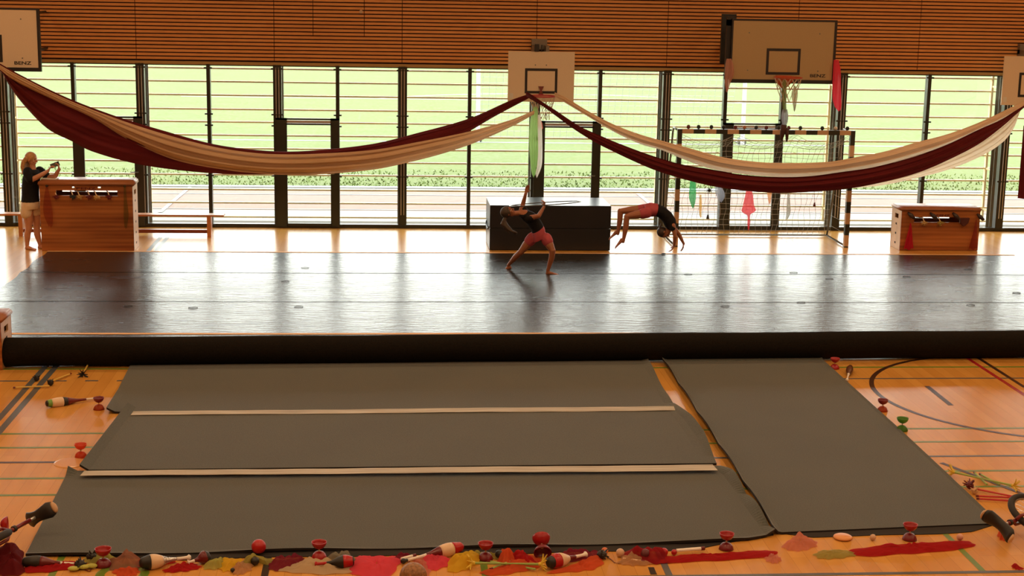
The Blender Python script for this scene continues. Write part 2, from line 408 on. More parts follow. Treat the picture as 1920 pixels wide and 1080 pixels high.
# =================== floor markings and coverings ===================
def strip(a, b, w, m, z=.0015, name='trim', th=.002):
    a = Vector((a[0], a[1], 0)); b = Vector((b[0], b[1], 0)); d = (b-a).normalized(); s = Vector((-d.y, d.x, 0))*w/2
    return [tuple(p+Vector((0, 0, z-th))) for p in (a-s, a+s, b+s, b-s)]
L_GREEN = mat('green court line', (.13, .22, .025), .3); L_GREY = mat('grey blue court line', (.085, .095, .105), .3)
L_BROWN = mat('dark brown court line', (.045, .018, .010), .3); L_RED = mat('red court line', (.33, .012, .02), .3); L_BLACK = mat('black court line', (.018, .014, .012), .3)
lines = {'trim_green_lines': (L_GREEN, []), 'trim_grey_lines': (L_GREY, []), 'trim_brown_lines': (L_BROWN, []), 'trim_red_lines': (L_RED, []), 'trim_black_lines': (L_BLACK, [])}
def cl(kind, a, b, w=.05): lines['trim_%s_lines' % kind][1].append(strip(a, b, w, None, th=0))
def yat(*pp): return sum(G(*p).y for p in pp)/len(pp)
def xat(*pp): return sum(G(*p).x for p in pp)/len(pp)
XA, XB = -11.5, 16.0
for kind, y, w in (('green', yat((130, 692)), .05), ('green', yat((100, 812.5), (1800, 804)), .045), ('green', yat((90, 839.5), (1800, 828)), .045), ('green', yat((60, 897), (1850, 883)), .045), ('green', yat((1900, 912)), .045),
                   ('grey', yat((1440, 1077), (1920, 1073)), .05)): cl(kind, (XA, y), (XB, y), w)
cl('brown', (XA, yat((60, 867))), (-.5, yat((60, 867))), .045); cl('grey', (1.5, yat((1850, 855))), (XB, yat((1850, 855))), .045)  # one brown line; glare is painted into its grey right part
yd = yat((100, 714), (1750, 709.8)); x = XA
cl('grey', (XA, yd), (G(52, 714).x, yd), .04); cl('grey', (4.4, yd), (XB, yd), .04)
for a, b in ((105, 125), (160, 184), (219, 240)): cl('grey', (G(a, 714).x, yd), (G(b, 714).x, yd), .04)
for p in ((105, 687), (85, 687.5)): cl('grey', (G(*p).x, -1), (G(*p).x, -27), .07)
cl('red', (G(1813, 671).x, -1), (G(1813, 671).x, -27), .05); cl('brown', (G(1834, 671).x, -1), (G(1834, 671).x, -27), .05)
cl('black', (G(498, 1070).x, -16.6), (G(498, 1070).x, -27), .055)
a, b = G(1241, 1052), G(1257, 1080); cl('grey', ((a.x+b.x)/2, -16.4), ((a.x+b.x)/2, -27), .055)
a = [G(*p) for p in ((1215, 1064), (1226, 1064), (1232, 1077.5), (1220, 1077.5))]; lines['trim_black_lines'][1].append([(p.x, p.y, .0015) for p in a])
# green diagonals by the near mat edge
gx = G(1827, 1055).x; cl('green', (gx, -16.2), (gx, yat((1840, 1072))), .05)
gx = G(907, 1060).x; cl('green', (gx, -16.4), (gx, -21), .055)
a, b = G(105, 1066), G(95, 1080); cl('green', ((a.x+b.x)/2, -16.4), ((a.x+b.x)/2, -21), .055)
def arc(kind, c, r, a0, a1, w=.05, n=40, phi=0):
    L = []
    for i in range(n):
        p, q = a0+(a1-a0)*i/n, a0+(a1-a0)*(i+1)/n
        P = lambda t, rr: (c[0]+rr*math.cos(t), c[1]+rr*math.sin(t), .0018)
        lines['trim_%s_lines' % kind][1].append([P(p, r-w/2), P(p, r+w/2), P(q, r+w/2), P(q, r-w/2)])
# large brown circle on the right: fitted through three measured points
def circ3(a, b, c):
    ax, ay, bx, by, cx_, cy_ = a.x, a.y, b.x, b.y, c.x, c.y
    d = 2*(ax*(by-cy_)+bx*(cy_-ay)+cx_*(ay-by))
    ux = ((ax*ax+ay*ay)*(by-cy_)+(bx*bx+by*by)*(cy_-ay)+(cx_*cx_+cy_*cy_)*(ay-by))/d
    uy = ((ax*ax+ay*ay)*(cx_-bx)+(bx*bx+by*by)*(ax-cx_)+(cx_*cx_+cy_*cy_)*(bx-ax))/d
    return (ux, uy), math.hypot(ax-ux, ay-uy)
cc, cr = circ3(G(1740, 672), G(1634, 715), G(1800, 798))
arc('brown', cc, cr, 0, 2*PI, .055, 90)
cc2, cr2 = circ3(G(1778, 873), G(1850, 901), G(1920, 927)); 
cl('brown', (G(1765, 868).x, G(1765, 868).y), (G(1925, 929).x, G(1925, 929).y), .05)
cc3, cr3 = circ3(G(187, 1080), G(225, 1062), G(268, 1080)); arc('green', cc3, cr3, 0, 2*PI, .07, 60)
cl('brown', (G(1738, 724).x, G(1738, 724).y), (G(1783, 760).x, G(1783, 760).y), .06)
for nm, (m, polys) in lines.items():
    b = MB()
    for k, p in enumerate(polys):
        zz = .0012+.0002*k/len(polys)+{'green': 0, 'grey': .0003, 'brown': .0006, 'red': .0009, 'black': .0012}[nm.split('_')[1]]
        b.prism([(q[0], q[1], 0.0002) for q in p], (0, 0, zz))
    struct(b.build(nm, m))
p = G(132, 868); o = MB().lathe([(0, .006), (.135, .006), (.15, .003), (.15, 0)], 40, Matrix.Translation((p.x, p.y, 0))).build('floor_socket_cover', mat('pale wood cover', (.66, .34, .14), .25))
tag(o, 'round pale floor socket cover in the parquet left of the near mats', 'cover')

# dance floor: three vinyl lengths taped together
def vinyl():
    m = N('black dance vinyl'); v = m.coord((1, 1, 1))
    t = m.n('TexNoise'); t.inputs['Scale'].default_value = 1; t.inputs['Detail'].default_value = 3; m.l(m.coord((5, 16, 1)), t.inputs['Vector'])
    t2 = m.n('TexNoise'); t2.inputs['Scale'].default_value = 1; t2.inputs['Detail'].default_value = 4; m.l(m.coord((1.2, 45, 1)), t2.inputs['Vector'])
    a = m.n('Math', operation='ADD'); s2 = m.n('Math', operation='MULTIPLY'); s2.inputs[1].default_value = .4; m.l(t2.outputs[0], s2.inputs[0]); m.l(t.outputs[0], a.inputs[0]); m.l(s2.outputs[0], a.inputs[1])
    m.bump(a.outputs[0], .75, .010)
    m.b.inputs['Base Color'].default_value = (.022, .019, .016, 1); m.b.inputs['Roughness'].default_value = .19; m.b.inputs['Specular IOR Level'].default_value = .5
    t3 = m.n('TexNoise'); t3.inputs['Scale'].default_value = 1; t3.inputs['Detail'].default_value = 3; m.l(m.coord((1.2, 2.5, 1)), t3.inputs['Vector'])
    mr = m.n('MapRange'); mr.inputs['To Min'].default_value = .20; mr.inputs['To Max'].default_value = .32; m.l(t3.outputs[0], mr.inputs['Value']); m.l(mr.outputs[0], m.b.inputs['Roughness'])
    return m.m
M_VINYL = vinyl()
SX0, SX1 = -5.62, 10.95; YS = [-2.72, -4.55, -6.75, -9.15]
M_TAPE = mat('tan floor tape', (.80, .46, .20), .7, spec=.15)
M_CLEAR = mat('clear seam tape', (.05, .045, .04), .08)
for i, (a, b) in enumerate(zip(YS, YS[1:])):
    o = MB().grid(lambda u, v: (SX0+.12*math.sin(9*v+i)*.2+(SX1-SX0)*u, b+.006+(a-b-.012)*v, .005+.0015*math.sin(u*70+5*i)*math.sin(v*PI)), 160, 6, .004).build('dance_floor_sheet', M_VINYL)
    tag(o, ['glossy black dance floor sheet at the back, along the vaulting boxes', 'glossy black dance floor sheet in the middle of the three', 'glossy black dance floor sheet at the front, beside the dark roll'][i], 'dance floor', 'black dance floor sheets')
for y, m, nm, w, lab in ((-2.70, M_TAPE, 'floor_tape', .07, 'tan tape strip along the back edge of the black dance floor'), (YS[1], M_VINYL, 'seam_tape', .035, 'clear tape strip over the rear seam of the black dance floor'), (YS[2], M_VINYL, 'seam_tape', .035, 'clear tape strip over the front seam of the black dance floor'), (-8.8, M_TAPE, 'floor_tape', .08, 'tan tape strip along the front of the black dance floor, behind the roll')):
    o = MB().grid(lambda u, v: (SX0+(SX1-SX0)*u, y-w/2+w*v+.01*math.sin(u*17), .0088), 60, 1, .0015).build(nm, m); tag(o, lab, 'tape')
# dark padded roll in front of the dance floor
a, b = Vector((-4.6, -10.47, .172)), Vector((11.2, -9.99, .172)); m = N('dark roll fabric')
t = m.n('TexNoise'); t.inputs['Scale'].default_value = 60; m.l(m.coord(), t.inputs['Vector']); m.l(m.ramp(t.outputs[0], (.3, (.006, .0045, .003)), (.7, (.011, .008, .005))), m.b.inputs['Base Color']); m.b.inputs['Roughness'].default_value = .85; m.b.inputs['Specular IOR Level'].default_value = .12; m.bump(t.outputs[0], .2, .004)
o = MB().tube([a+(b-a)*i/40+Vector((0, 0, .003*math.sin(i))) for i in range(41)], .17, 40).build('floor_roll', m.m, smooth=True, origin=(3, -10.2, 0)); 
tag(o, 'long dark rolled-up gym carpet lying along the front of the dance floor', 'carpet roll')

# carpet strips (measured corners, curled edges)
def carpet(seed, pile=(.070, .078, .070)):
    m = N('grey needle felt'); t = m.n('TexNoise'); t.inputs['Scale'].default_value = 90; t.inputs['Detail'].default_value = 3; m.l(m.coord(), t.inputs['Vector'])
    t2 = m.n('TexNoise'); t2.inputs['Scale'].default_value = 1.1; t2.inputs['Detail'].default_value = 2; m.l(m.coord(), t2.inputs['Vector'])
    mx = m.n('Mix', data_type='RGBA', blend_type='MULTIPLY'); mx.inputs[0].default_value = 1
    m.l(m.ramp(t.outputs[0], (.25, tuple(v*.62 for v in pile)), (.75, tuple(v*1.3 for v in pile))), mx.inputs[6]); m.l(m.ramp(t2.outputs[0], (.3, (.93, .93, .93)), (.7, (1.05, 1.04, 1.02))), mx.inputs[7])
    m.l(mx.outputs[2], m.b.inputs['Base Color']); m.b.inputs['Roughness'].default_value = .95; m.b.inputs['Specular IOR Level'].default_value = .15; m.bump(t.outputs[0], .35, .004)
    m.b.inputs['Sheen Weight'].default_value = .25
    return m.m
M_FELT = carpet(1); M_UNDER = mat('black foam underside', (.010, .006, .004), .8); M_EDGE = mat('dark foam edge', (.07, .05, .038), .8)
def mat_strip(name, TL, TR, BL, BR, z0, label, hfn, left=None, right=None, near=None, cols=72, rows=40, th=.022):
    """corner points on the floor; left/right: optional x-tables against v (0 far .. 1 near)"""
    TLg, TRg, BLg, BRg = [G(*p) for p in (TL, TR, BL, BR)]
    def fn(u, v):
        l = TLg.lerp(BLg, v); r = TRg.lerp(BRg, v)
        if left: l = Vector((interp(left, v), l.y, 0))
        if right: r = Vector((interp(right, v), r.y, 0))
        p = l.lerp(r, u)
        if near: p.y += near(u)*v
        return (p.x, p.y, z0+th+hfn(u, v))
    o = MB().grid(fn, cols, rows, th)
    k = (cols)*(rows)
    for i in range(len(o.f)):
        if i >= k: o.mi[i] = 1
    ob = o.build(name, [M_FELT, M_UNDER], None, smooth=False); tag(ob, label, 'mat', 'grey floor mats'); return ob
def edge_curl(u, s=.03): return max(0, 1-u/s)**2
def xs_of(tab): return [(v, G(px, py).x) for v, (px, py) in tab]
# far strip
mat_strip('floor_mat', (246, 684), (1214, 678), (200, 776), (1266, 772), .0, 'grey floor mat farthest from the camera, beside the dark roll',
          lambda u, v: .05*edge_curl(u, .02)*max(0, v-.55)/.45+.03*edge_curl(1-u, .01)*(.5+.5*math.sin(v*9))+.05*edge_curl(1-u, .006)*edge_curl(v, .05))
mat_strip('floor_mat', (240, 772), (1266, 763), (150, 890), (1342, 877), .024, 'middle grey floor mat between the two white tape strips',
          lambda u, v: .055*edge_curl(u, .016)+.06*edge_curl(1-u, .025)*math.sin(PI*min(1, v*1.1)), right=xs_of([(0, (1266, 766)), (.3, (1296, 795)), (.6, (1322, 830)), (.85, (1335, 858)), (1, (1344, 878))]))
mat_strip('floor_mat', (128, 887), (1352, 877), (48, 1045), (1452, 1005), .0, 'grey floor mat nearest the camera on the left, by the scarves',
          lambda u, v: .06*edge_curl(1-u, .012)*abs(math.sin(v*7))+.05*edge_curl(u, .008)*edge_curl(v, .1)+.02*edge_curl(1-v, .03)*(.5+.5*math.sin(u*23)),
          right=xs_of([(0, (1352, 877)), (.15, (1372, 893)), (.4, (1395, 925)), (.7, (1425, 968)), (1, (1455, 1008))]), near=lambda u: interp([(0, 0), (.1, -.05), (.37, -.075), (.58, -.115), (.88, -.15), (.96, -.10), (1, 0)], u))
yA, yB = G(1551, 677).y, G(1872, 985).y
rt = [((G(px, py, .022).y-yA)/(yB-yA), G(px, py, .022).x) for px, py in ((1546, 678), (1641, 764), (1680, 799), (1738, 853), (1787, 899), (1848, 957), (1877, 984))]
mat_strip('floor_mat', (1241, 680), (1551, 677), (1452, 1003), (1872, 985), .0, 'separate grey floor mat on the right beyond the gap',
          lambda u, v: (.035+.03*abs(math.sin(v*16)))*edge_curl(u, .03)+.02*edge_curl(v, .01)+.008*edge_curl(1-u, .01), right=rt, cols=60, rows=110)
# white hook-and-loop tape joining the strips
M_VEL = N('white velcro tape'); t = M_VEL.n('TexNoise'); t.inputs['Scale'].default_value = 1; t.inputs['Detail'].default_value = 4; M_VEL.l(M_VEL.coord((1.5, 60, 1)), t.inputs['Vector'])
M_VEL.l(M_VEL.ramp(t.outputs[0], (.35, (.30, .26, .20)), (.65, (.58, .54, .46))), M_VEL.b.inputs['Base Color']); M_VEL.b.inputs['Roughness'].default_value = .6; M_VEL = M_VEL.m
for (a, b, c, d), z, lab in ((((250, 772), (1264, 762), (1266, 770), (245, 779)), .054, 'pale tape strip joining the far and middle grey mats'), (((158, 884), (1336, 872), (1346, 883), (150, 893)), .056, 'pale tape strip joining the middle and near grey mats')):
    A, B, D, E_ = [G(*p, .05) for p in (a, b, c, d)]
    def fn(u, v):
        p = A.lerp(B, u).lerp(E_.lerp(D, u), v); return (p.x, p.y, z+.001*math.sin(u*60)+.002*math.sin(u*13))
    tag(MB().grid(fn, 90, 2, .003).build('velcro_strip', M_VEL), lab, 'tape', 'tape strips on the grey mats')

# =================== vaulting boxes ===================
def box_wood():
    m = N('varnished pine'); t = m.n('TexNoise'); t.inputs['Scale'].default_value = 1; t.inputs['Detail'].default_value = 4; m.l(m.coord((.45, 2, 7)), t.inputs['Vector'])
    w = m.n('TexWave', wave_type='BANDS', bands_direction='Z'); w.inputs['Scale'].default_value = 1.1; w.inputs['Distortion'].default_value = 5; w.inputs['Detail'].default_value = 3; w.inputs['Detail Scale'].default_value = .6
    m.l(m.coord((.35, 1, 4)), w.inputs['Vector'])
    mx = m.n('Mix', data_type='RGBA'); mx.inputs[0].default_value = .22
    m.l(m.ramp(t.outputs[0], (.32, (.17, .038, .008)), (.66, (.45, .155, .040))), mx.inputs[6]); m.l(m.ramp(w.outputs[0], (.2, (.14, .03, .007)), (.8, (.44, .15, .038))), mx.inputs[7])
    m.l(mx.outputs[2], m.b.inputs['Base Color']); m.b.inputs['Roughness'].default_value = .35; return m.m
M_BOXW = box_wood(); M_BOXSIDE = mat('window-lit pine side', (.62, .38, .20), .4, noise_s=6, noise_a=.12)  # side panels carry the window light as a paler pine
M_LEATHER = mat('brown suede top', (.33, .115, .042), .38, noise_s=5, noise_a=.1)
M_HOLE = mat('dark opening', (.02, .006, .002), .9)
M_MARK = mat('dark maroon print', (.11, .012, .006), .6)
def vault_box(x0, x1, yf, depth, zb, zc, zt, slot, label, holes=(), nsec=5, capx=.03, text=None):
    """zb: top of wooden body, zc..zt: padded cap"""
    t = thing('vaulting_box', label, 'vaulting box', (x0, yf, 0)); yb = yf+depth; th = .022; e = .0
    P = lambda mb, nm, m, **k: wpart(mb, nm, m, t, **k)
    for nm, ya in (('front_panel', yf), ('back_panel', yb-th)):
        b = MB(); sx0, sx1, sz0, sz1 = slot
        b.box((x0, ya, 0.003), (x1, ya+th, sz0)); b.box((x0, ya, sz0), (sx0, ya+th, sz1)); b.box((sx1, ya, sz0), (x1, ya+th, sz1))
        hs = sorted(holes); xx = x0
        if hs:
            hz0, hz1 = hs[0][2], hs[0][3]
            b.box((x0, ya, sz1), (x1, ya+th, hz0)); b.box((x0, ya, hz1), (x1, ya+th, zb))
            for hx0, hx1, *_ in hs: b.box((xx, ya, hz0), (hx0, ya+th, hz1)); xx = hx1
            b.box((xx, ya, hz0), (x1, ya+th, hz1))
        else: b.box((x0, ya, sz1), (x1, ya+th, zb))
        P(b, nm, M_BOXW)
    for nm, xa, xb in (('side_panel', x0, x0+th), ('side_panel', x1-th, x1)):
        b = MB(); ym = (yf+yb)/2; hw = .09; h0, h1 = zb-.16, zb-.08
        b.box((xa, yf+th, .003), (xb, yb-th, h0)).box((xa, yf+th, h0), (xb, ym-hw, h1)).box((xa, ym+hw, h0), (xb, yb-th, h1)).box((xa, yf+th, h1), (xb, yb-th, zb))
        o = P(b, nm, M_BOXSIDE)
        for k in range(nsec):
            z = (zb-.2)*(k+.35)/nsec+.03; s = -.002 if xa == x0 else .002
            q = wpart(MB().box((xa+s, ym-.03, z), (xb+s, ym+.03, z+.035)), 'grip_notch', M_HOLE, t); q.parent = o; q.location = (0, 0, 0)
    b = MB(); r = .03
    prof = [(-capx, zc), (-capx-.012, (zc+zt)/2), (-capx, zt-.008), (.0, zt)]
    lo = [(x0-capx, yf-capx, zc), (x1+capx, yf-capx, zc), (x1+capx, yb+capx, zc), (x0-capx, yb+capx, zc)]
    hi = [(x0-capx+.02, yf-capx+.02, zt), (x1+capx-.02, yf-capx+.02, zt), (x1+capx-.02, yb+capx-.02, zt), (x0-capx+.02, yb+capx-.02, zt)]
    P(b.hexa(lo, hi), 'padded_top', M_LEATHER, bevel=.02, smooth=True)
    P(MB().box((x0+.01, yf+.01, zb), (x1-.01, yb-.01, zc)), 'top_frame', M_BOXW)
    if text:
        me = text_mesh(text[0], text[3], .001, .002); me.materials.append(M_MARK); o = bpy.data.objects.new('lettering', me); C.objects.link(o)
        o.rotation_euler = (PI/2, 0, 0); o.scale = (text[4], 1, 1); o.parent = t; o.location = Vector((text[1], yf-.001, text[2]))-Vector(t.location)
    return t
YF = -2.64; w = lambda x, y: W(x, y, YF)
BL = vault_box(w(76, 410).x, w(250, 410).x, YF, .50, w(160, 349).z, w(160, 349).z, w(160, 339).z, (w(105, 360).x, w(220, 360).x, w(160, 367).z, w(160, 357).z),
               'tall wooden vaulting box with brown padded top on the left beside the woman', holes=[(w(135, 350).x, w(140, 350).x, w(137, 353.5).z, w(137, 349.8).z), (w(183, 350).x, w(189, 350).x, w(137, 353.5).z, w(137, 349.8).z)],
               text=('BENZ', w(161, 352).x, w(161, 355.3).z, .05, 2.6))
YR = -2.25; w = lambda x, y: W(x, y, YR)
BR_ = vault_box(w(1689, 430).x, w(1836, 430).x, YR, .52, w(1765, 396).z, w(1765, 396).z, w(1765, 389).z, (w(1714, 410).x, w(1800, 410).x, w(1755, 417).z, w(1755, 407).z),
                'low wooden vaulting box with light painted into its pale end, on the right beside the goal', nsec=3, text=('BENZ', w(1768, 403).x, w(1768, 405.5).z, .045, 2.2))
p = G(7, 694); vault_box(p.x-1.5-.0, p.x-.012, p.y, .5, .56, .56, .63, (p.x-1.3, p.x-.25, .4, .46), 'wooden vaulting box mostly cut off by the left edge beside the dark roll', nsec=3)

# =================== soft landing mat block ===================
MX0, MX1, MY0, MY1, MZ = 1.76, 3.85, -2.42, -1.38, .785
t = thing('landing_mat', 'large dark blue-black landing mat block with shiny top behind the dancing girl', 'mat', (MX0, MY0, 0))
M_MATV = mat('dark mat vinyl', (.012, .012, .014), .3, spec=.6)
M_MATF = mat('dark mat textile', (.012, .013, .016), .6)
for z0, z1, nm in ((.008, .385, 'lower_half'), (.39, MZ, 'upper_half')): wpart(MB().box((MX0, MY0, z0), (MX1, MY1, z1)), nm, M_MATV, t, bevel=.006)
wpart(MB().tube([(MX0-.004, MY0+.15, .39), (MX0-.02, MY0+.25, .34), (MX0-.02, MY0+.75, .34), (MX0-.004, MY0+.85, .39)], .012, 6), 'carry_strap', M_BLACK, t)

# =================== bench ===================
bx0, bx1, by = -7.35, W(418, 405, -1.3).x, -1.05
zs = W(330, 403, by-.12).z
t = thing('gym_bench', 'long low wooden gymnastics bench behind the left vaulting box', 'bench', (bx0, by, 0))
M_BEN = mat('bench wood', (.52, .20, .062), .35, noise_s=4, noise_a=.12)
wpart(MB().box((bx0, by-.12, zs-.03), (bx1, by+.12, zs)), 'seat', M_BEN, t, bevel=.006)
for px in (41, 393):
    x = W(px, 420, by).x; wpart(MB().box((x-.035, by-.11, .0), (x+.035, by+.11, zs-.03)), 'leg', M_BEN, t)
x0_, x1_ = W(41, 420, by).x, W(393, 420, by).x
wpart(MB().box((x0_+.035, by-.045, .06), (x1_-.035, by+.045, .12)), 'stretcher', mat('bench beam', (.22, .045, .016), .4), t)

# =================== backboards ===================
M_BOARD = mat('cream backboard', (.66, .52, .36), .45, noise_s=90, noise_a=.05); M_BOARD_SHADE = mat('shaded backboard', (.37, .25, .12), .45, noise_s=90, noise_a=.05)  # second tone is the same board with shade put into its colour
M_BLINE = mat('black board line', (.012, .008, .008), .5); M_ORANGE = mat('orange rim', (.42, .055, .012), .4); M_NET = mat('white net cord', (.55, .42, .30), .7)
def ring_net(t, c, R, mrim, ragged=False, seed=1):
    r = random.Random(seed)
    P = lambda mb, nm, m, **k: wpart(mb, nm, m, t, **k)
    P(MB().tube([(c[0]+R*math.cos(a), c[1]+R*math.sin(a), c[2]) for a in [2*PI*i/28 for i in range(28)]], .012, 8, closed=True), 'rim', mrim, smooth=True)
    nb = MB(); n = 12
    for i in range(n):
        a0 = 2*PI*i/n
        for s in (1, -1):
            pts = []
            for k in range(5):
                rr = R*(1-.42*min(1, k/3.2)); a = a0+s*k*PI/n; pts.append((c[0]+rr*math.cos(a), c[1]+rr*math.sin(a), c[2]-.105*k))
            nb.tube(pts[:(5 if not ragged or r.random() < .6 else 3)], .005, 4)
    P(nb, 'net', M_NET)
cxr = (W(1370, 100, -2).x+W(1568, 100, -2).x)/2
def big_board(cx, yb, zb, zt, label, name='basketball_backboard', mb=M_BOARD_SHADE):
    w = .92; t = thing(name, label, 'backboard', (cx, yb, zb), group='large backboards')
    P = lambda mb, nm, m, **k: wpart(mb, nm, m, t, **k)
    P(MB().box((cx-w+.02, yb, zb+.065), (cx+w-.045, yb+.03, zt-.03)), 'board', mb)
    f = MB().box((cx-w-.005, yb-.006, zb), (cx+w, yb+.06, zb+.065)).box((cx-w-.005, yb-.006, zt-.03), (cx+w, yb+.06, zt)).box((cx-w-.005, yb-.006, zb+.065), (cx-w+.02, yb+.06, zt-.03)).box((cx+w-.045, yb-.006, zb+.065), (cx+w, yb+.06, zt-.03))
    P(f, 'frame', M_BLINE)
    x0, x1, z0, z1, k = cx-.30, cx+.30, zb+.15, zb+.15+.45, .045
    P(MB().box((x0, yb-.004, z0), (x1, yb-.001, z0+k)).box((x0, yb-.004, z1-k), (x1, yb-.001, z1)).box((x0, yb-.004, z0+k), (x0+k, yb-.001, z1-k)).box((x1-k, yb-.004, z0+k), (x1, yb-.001, z1-k)), 'target_square', M_BLINE)
    d = MB()
    for sx_, sz_ in ((-.62, .22), (.62, .22), (-.62, .86), (.62, .86)): d.tube([(cx+sx_, yb-.005, zb+sz_), (cx+sx_, yb, zb+sz_)], .012, 8)
    P(d, 'bolt', M_STEEL)
    me = text_mesh('BENZ', .075, .001, .0015); me.materials.append(M_BLINE); o = bpy.data.objects.new('lettering', me); C.objects.link(o)
    o.rotation_euler = (PI/2, 0, 0); o.scale = (1.5, 1, 1); o.parent = t; o.location = (cx+.62-cx, -.003, .115)
    # rim bracket, rim, net
    P(MB().box((cx-.12, yb-.16, zb+.07), (cx+.12, yb-.005, zb+.14)), 'rim_bracket', M_ORANGE)
    P(MB().prism([(cx-.2, yb-.2, zb+.12), (cx+.2, yb-.2, zb+.12), (cx+.05, yb-.12, zb-.07), (cx-.05, yb-.12, zb-.07)], (0, .015, 0)), 'spring_cover', M_ORANGE)
    ring_net(t, (cx, yb-.39, zb+.125), .235, M_ORANGE, True, 4)
    # swing frame back to the wall
    fr = MB().box((cx-w-.08, yb+.07, zb+.05), (cx-w+.06, yb+.13, zt+.03)).box((cx+w-.2, yb+.07, zb+.05), (cx+w-.1, yb+.13, zt))
    fr.box((cx-w-.08, yb+.07, zt-.12), (cx+w-.1, yb+.13, zt-.02)).box((cx-w-.08, yb+.07, zb+.05), (cx+w-.1, yb+.13, zb+.12))
    for z in (zb+.3, zt-.1): fr.tube([(cx-w+.3, yb+.1, z), (cx-w+.32, -.04, z)], .025, 8); fr.tube([(cx+.6, yb+.1, z), (cx+.6, -.04, z)], .025, 8)
    P(fr, 'swing_frame', M_BLACK)
    bx = W(1351, 90, -.9).x-cxr if mb is M_BOARD_SHADE else -w-.06
    P(MB().box((cx+bx, -.93, zb+.28), (cx+bx+.26, -.86, zt+.06)).box((cx+bx+.19, -.86, zb+.5), (cx+bx+.25, -.05, zb+.56)).box((cx+bx+.19, -.86, zt-.1), (cx+bx+.25, -.05, zt-.04)), 'wall_bracket', M_BLACK)
    dd = MB()
    for k in range(9): dd.tube([(cx+bx+.19, -.936, zb+.4+k*.08), (cx+bx+.19, -.93, zb+.4+k*.08)], .010, 6)
    P(dd, 'bracket_hole', M_STEEL)
    return t
zb = W(1466, 156.5, -2).z; zt = W(1466, 36.5, -2).z; cxr = (W(1370, 100, -2).x+W(1568, 100, -2).x)/2
big_board(cxr, -2.0, zb, zt, 'large beige basketball backboard with painted-in shade and black frame above the handball goal')
rx = W(75, 70, -2).x; zt2 = W(40, 15, -2).z; zb2 = W(40, 134, -2).z
big_board(rx-.92, -2.0, zb2, zt2, 'large cream basketball backboard cut off by the left edge above the woman', mb=M_BOARD)
def small_board(cx, yb, zb, label, seed):
    t = thing('practice_backboard', label, 'backboard', (cx, yb, zb), group='small practice backboards'); P = lambda mb, nm, m, **k: wpart(mb, nm, m, t, **k)
    P(MB().box((cx-.6, yb, zb), (cx+.6, yb+.025, zb+.9)), 'board', M_BOARD)
    x0, x1, z0, z1, k = cx-.295, cx+.295, zb+.15, zb+.15+.45, .045
    P(MB().box((x0, yb-.004, z0), (x1, yb-.001, z0+k)).box((x0, yb-.004, z1-k), (x1, yb-.001, z1)).box((x0, yb-.004, z0+k), (x0+k, yb-.001, z1-k)).box((x1-k, yb-.004, z0+k), (x1, yb-.001, z1-k)), 'target_square', M_BLINE)
    P(MB().tube([(cx-.11, yb-.006, zb+.66), (cx-.11, yb, zb+.66)], .012, 8), 'bolt', M_STEEL); P(MB().tube([(cx+.09, yb-.006, zb+.66), (cx+.09, yb, zb+.66)], .012, 8), 'bolt', M_STEEL)
    b = MB().box((cx-.14, -.16, zb+.92), (cx+.14, -.05, zb+1.11)).box((cx-.14, yb+.03, zb+.5), (cx-.08, -.05, zb+1.0)).box((cx+.08, yb+.03, zb+.5), (cx+.14, -.05, zb+1.0))
    P(b, 'wall_mount', mat('zinc mount', (.20, .16, .12), .5, .3))
    P(MB().box((cx-.13, yb-.02, zb+.9), (cx-.05, yb+.02, zb+1.03)).box((cx-.01, yb-.02, zb+.9), (cx+.01, yb+.02, zb+1.02)), 'mount_plate', M_BLACK)
    P(MB().box((cx-.57, yb-.003, zb+.05), (cx-.50, yb-.001, zb+.15)), 'sticker', mat('pale sticker', (.62, .58, .5), .5))
    P(MB().prism([(cx-.05, yb-.03, zb+.28), (cx+.05, yb-.03, zb+.28), (cx+.015, yb-.03, zb+.2), (cx+.05, yb-.03, zb+.12), (cx-.05, yb-.03, zb+.12), (cx-.015, yb-.03, zb+.2)], (0, .028, 0)), 'rim_bracket', mat('maroon bracket', (.16, .03, .02), .5))
    ring_net(t, (cx, yb-.30, zb+.125), .235, mat('pink red rim', (.45, .02, .03), .4), True, seed)
    return t
zsb = W(1014, 191, -.6).z; cxm = (W(952, 150, -.6).x+W(1077, 150, -.6).x)/2
small_board(cxm, -.6, zsb, 'small cream practice backboard in the middle above the landing mat', 3)
cxs = W(1880.5, 150, -.6).x+.6; zsb2 = W(1890, 197, -.6).z
small_board(cxs, -.6, zsb2, 'small cream practice backboard cut off by the right edge', 5)

# =================== draped cloths ===================
def cloth_mat(name, c1, c2, tl_=.35):
    m = N(name); t = m.n('TexNoise'); t.inputs['Scale'].default_value = 1; t.inputs['Detail'].default_value = 2; m.l(m.coord((.8, 3, 9)), t.inputs['Vector'])
    col = m.ramp(t.outputs[0], (.3, c1), (.7, c2)); m.l(col, m.b.inputs['Base Color']); m.b.inputs['Roughness'].default_value = .8; m.b.inputs['Specular IOR Level'].default_value = .2
    tl = m.n('BsdfTranslucent'); m.l(col, tl.inputs[0]); mx = m.n('MixShader'); mx.inputs[0].default_value = tl_; m.l(m.b.outputs[0], mx.inputs[1]); m.l(tl.outputs[0], mx.inputs[2]); m.l(mx.outputs[0], m.out.inputs[0])
    return m.m
M_CREAM = cloth_mat('cream cloth', (.60, .37, .20), (.68, .45, .27), .22); M_CREAM2 = cloth_mat('pale cream cloth', (.68, .54, .38), (.74, .61, .45), .45)
M_BURG = cloth_mat('burgundy cloth', (.085, .006, .006), (.11, .008, .008), .12)
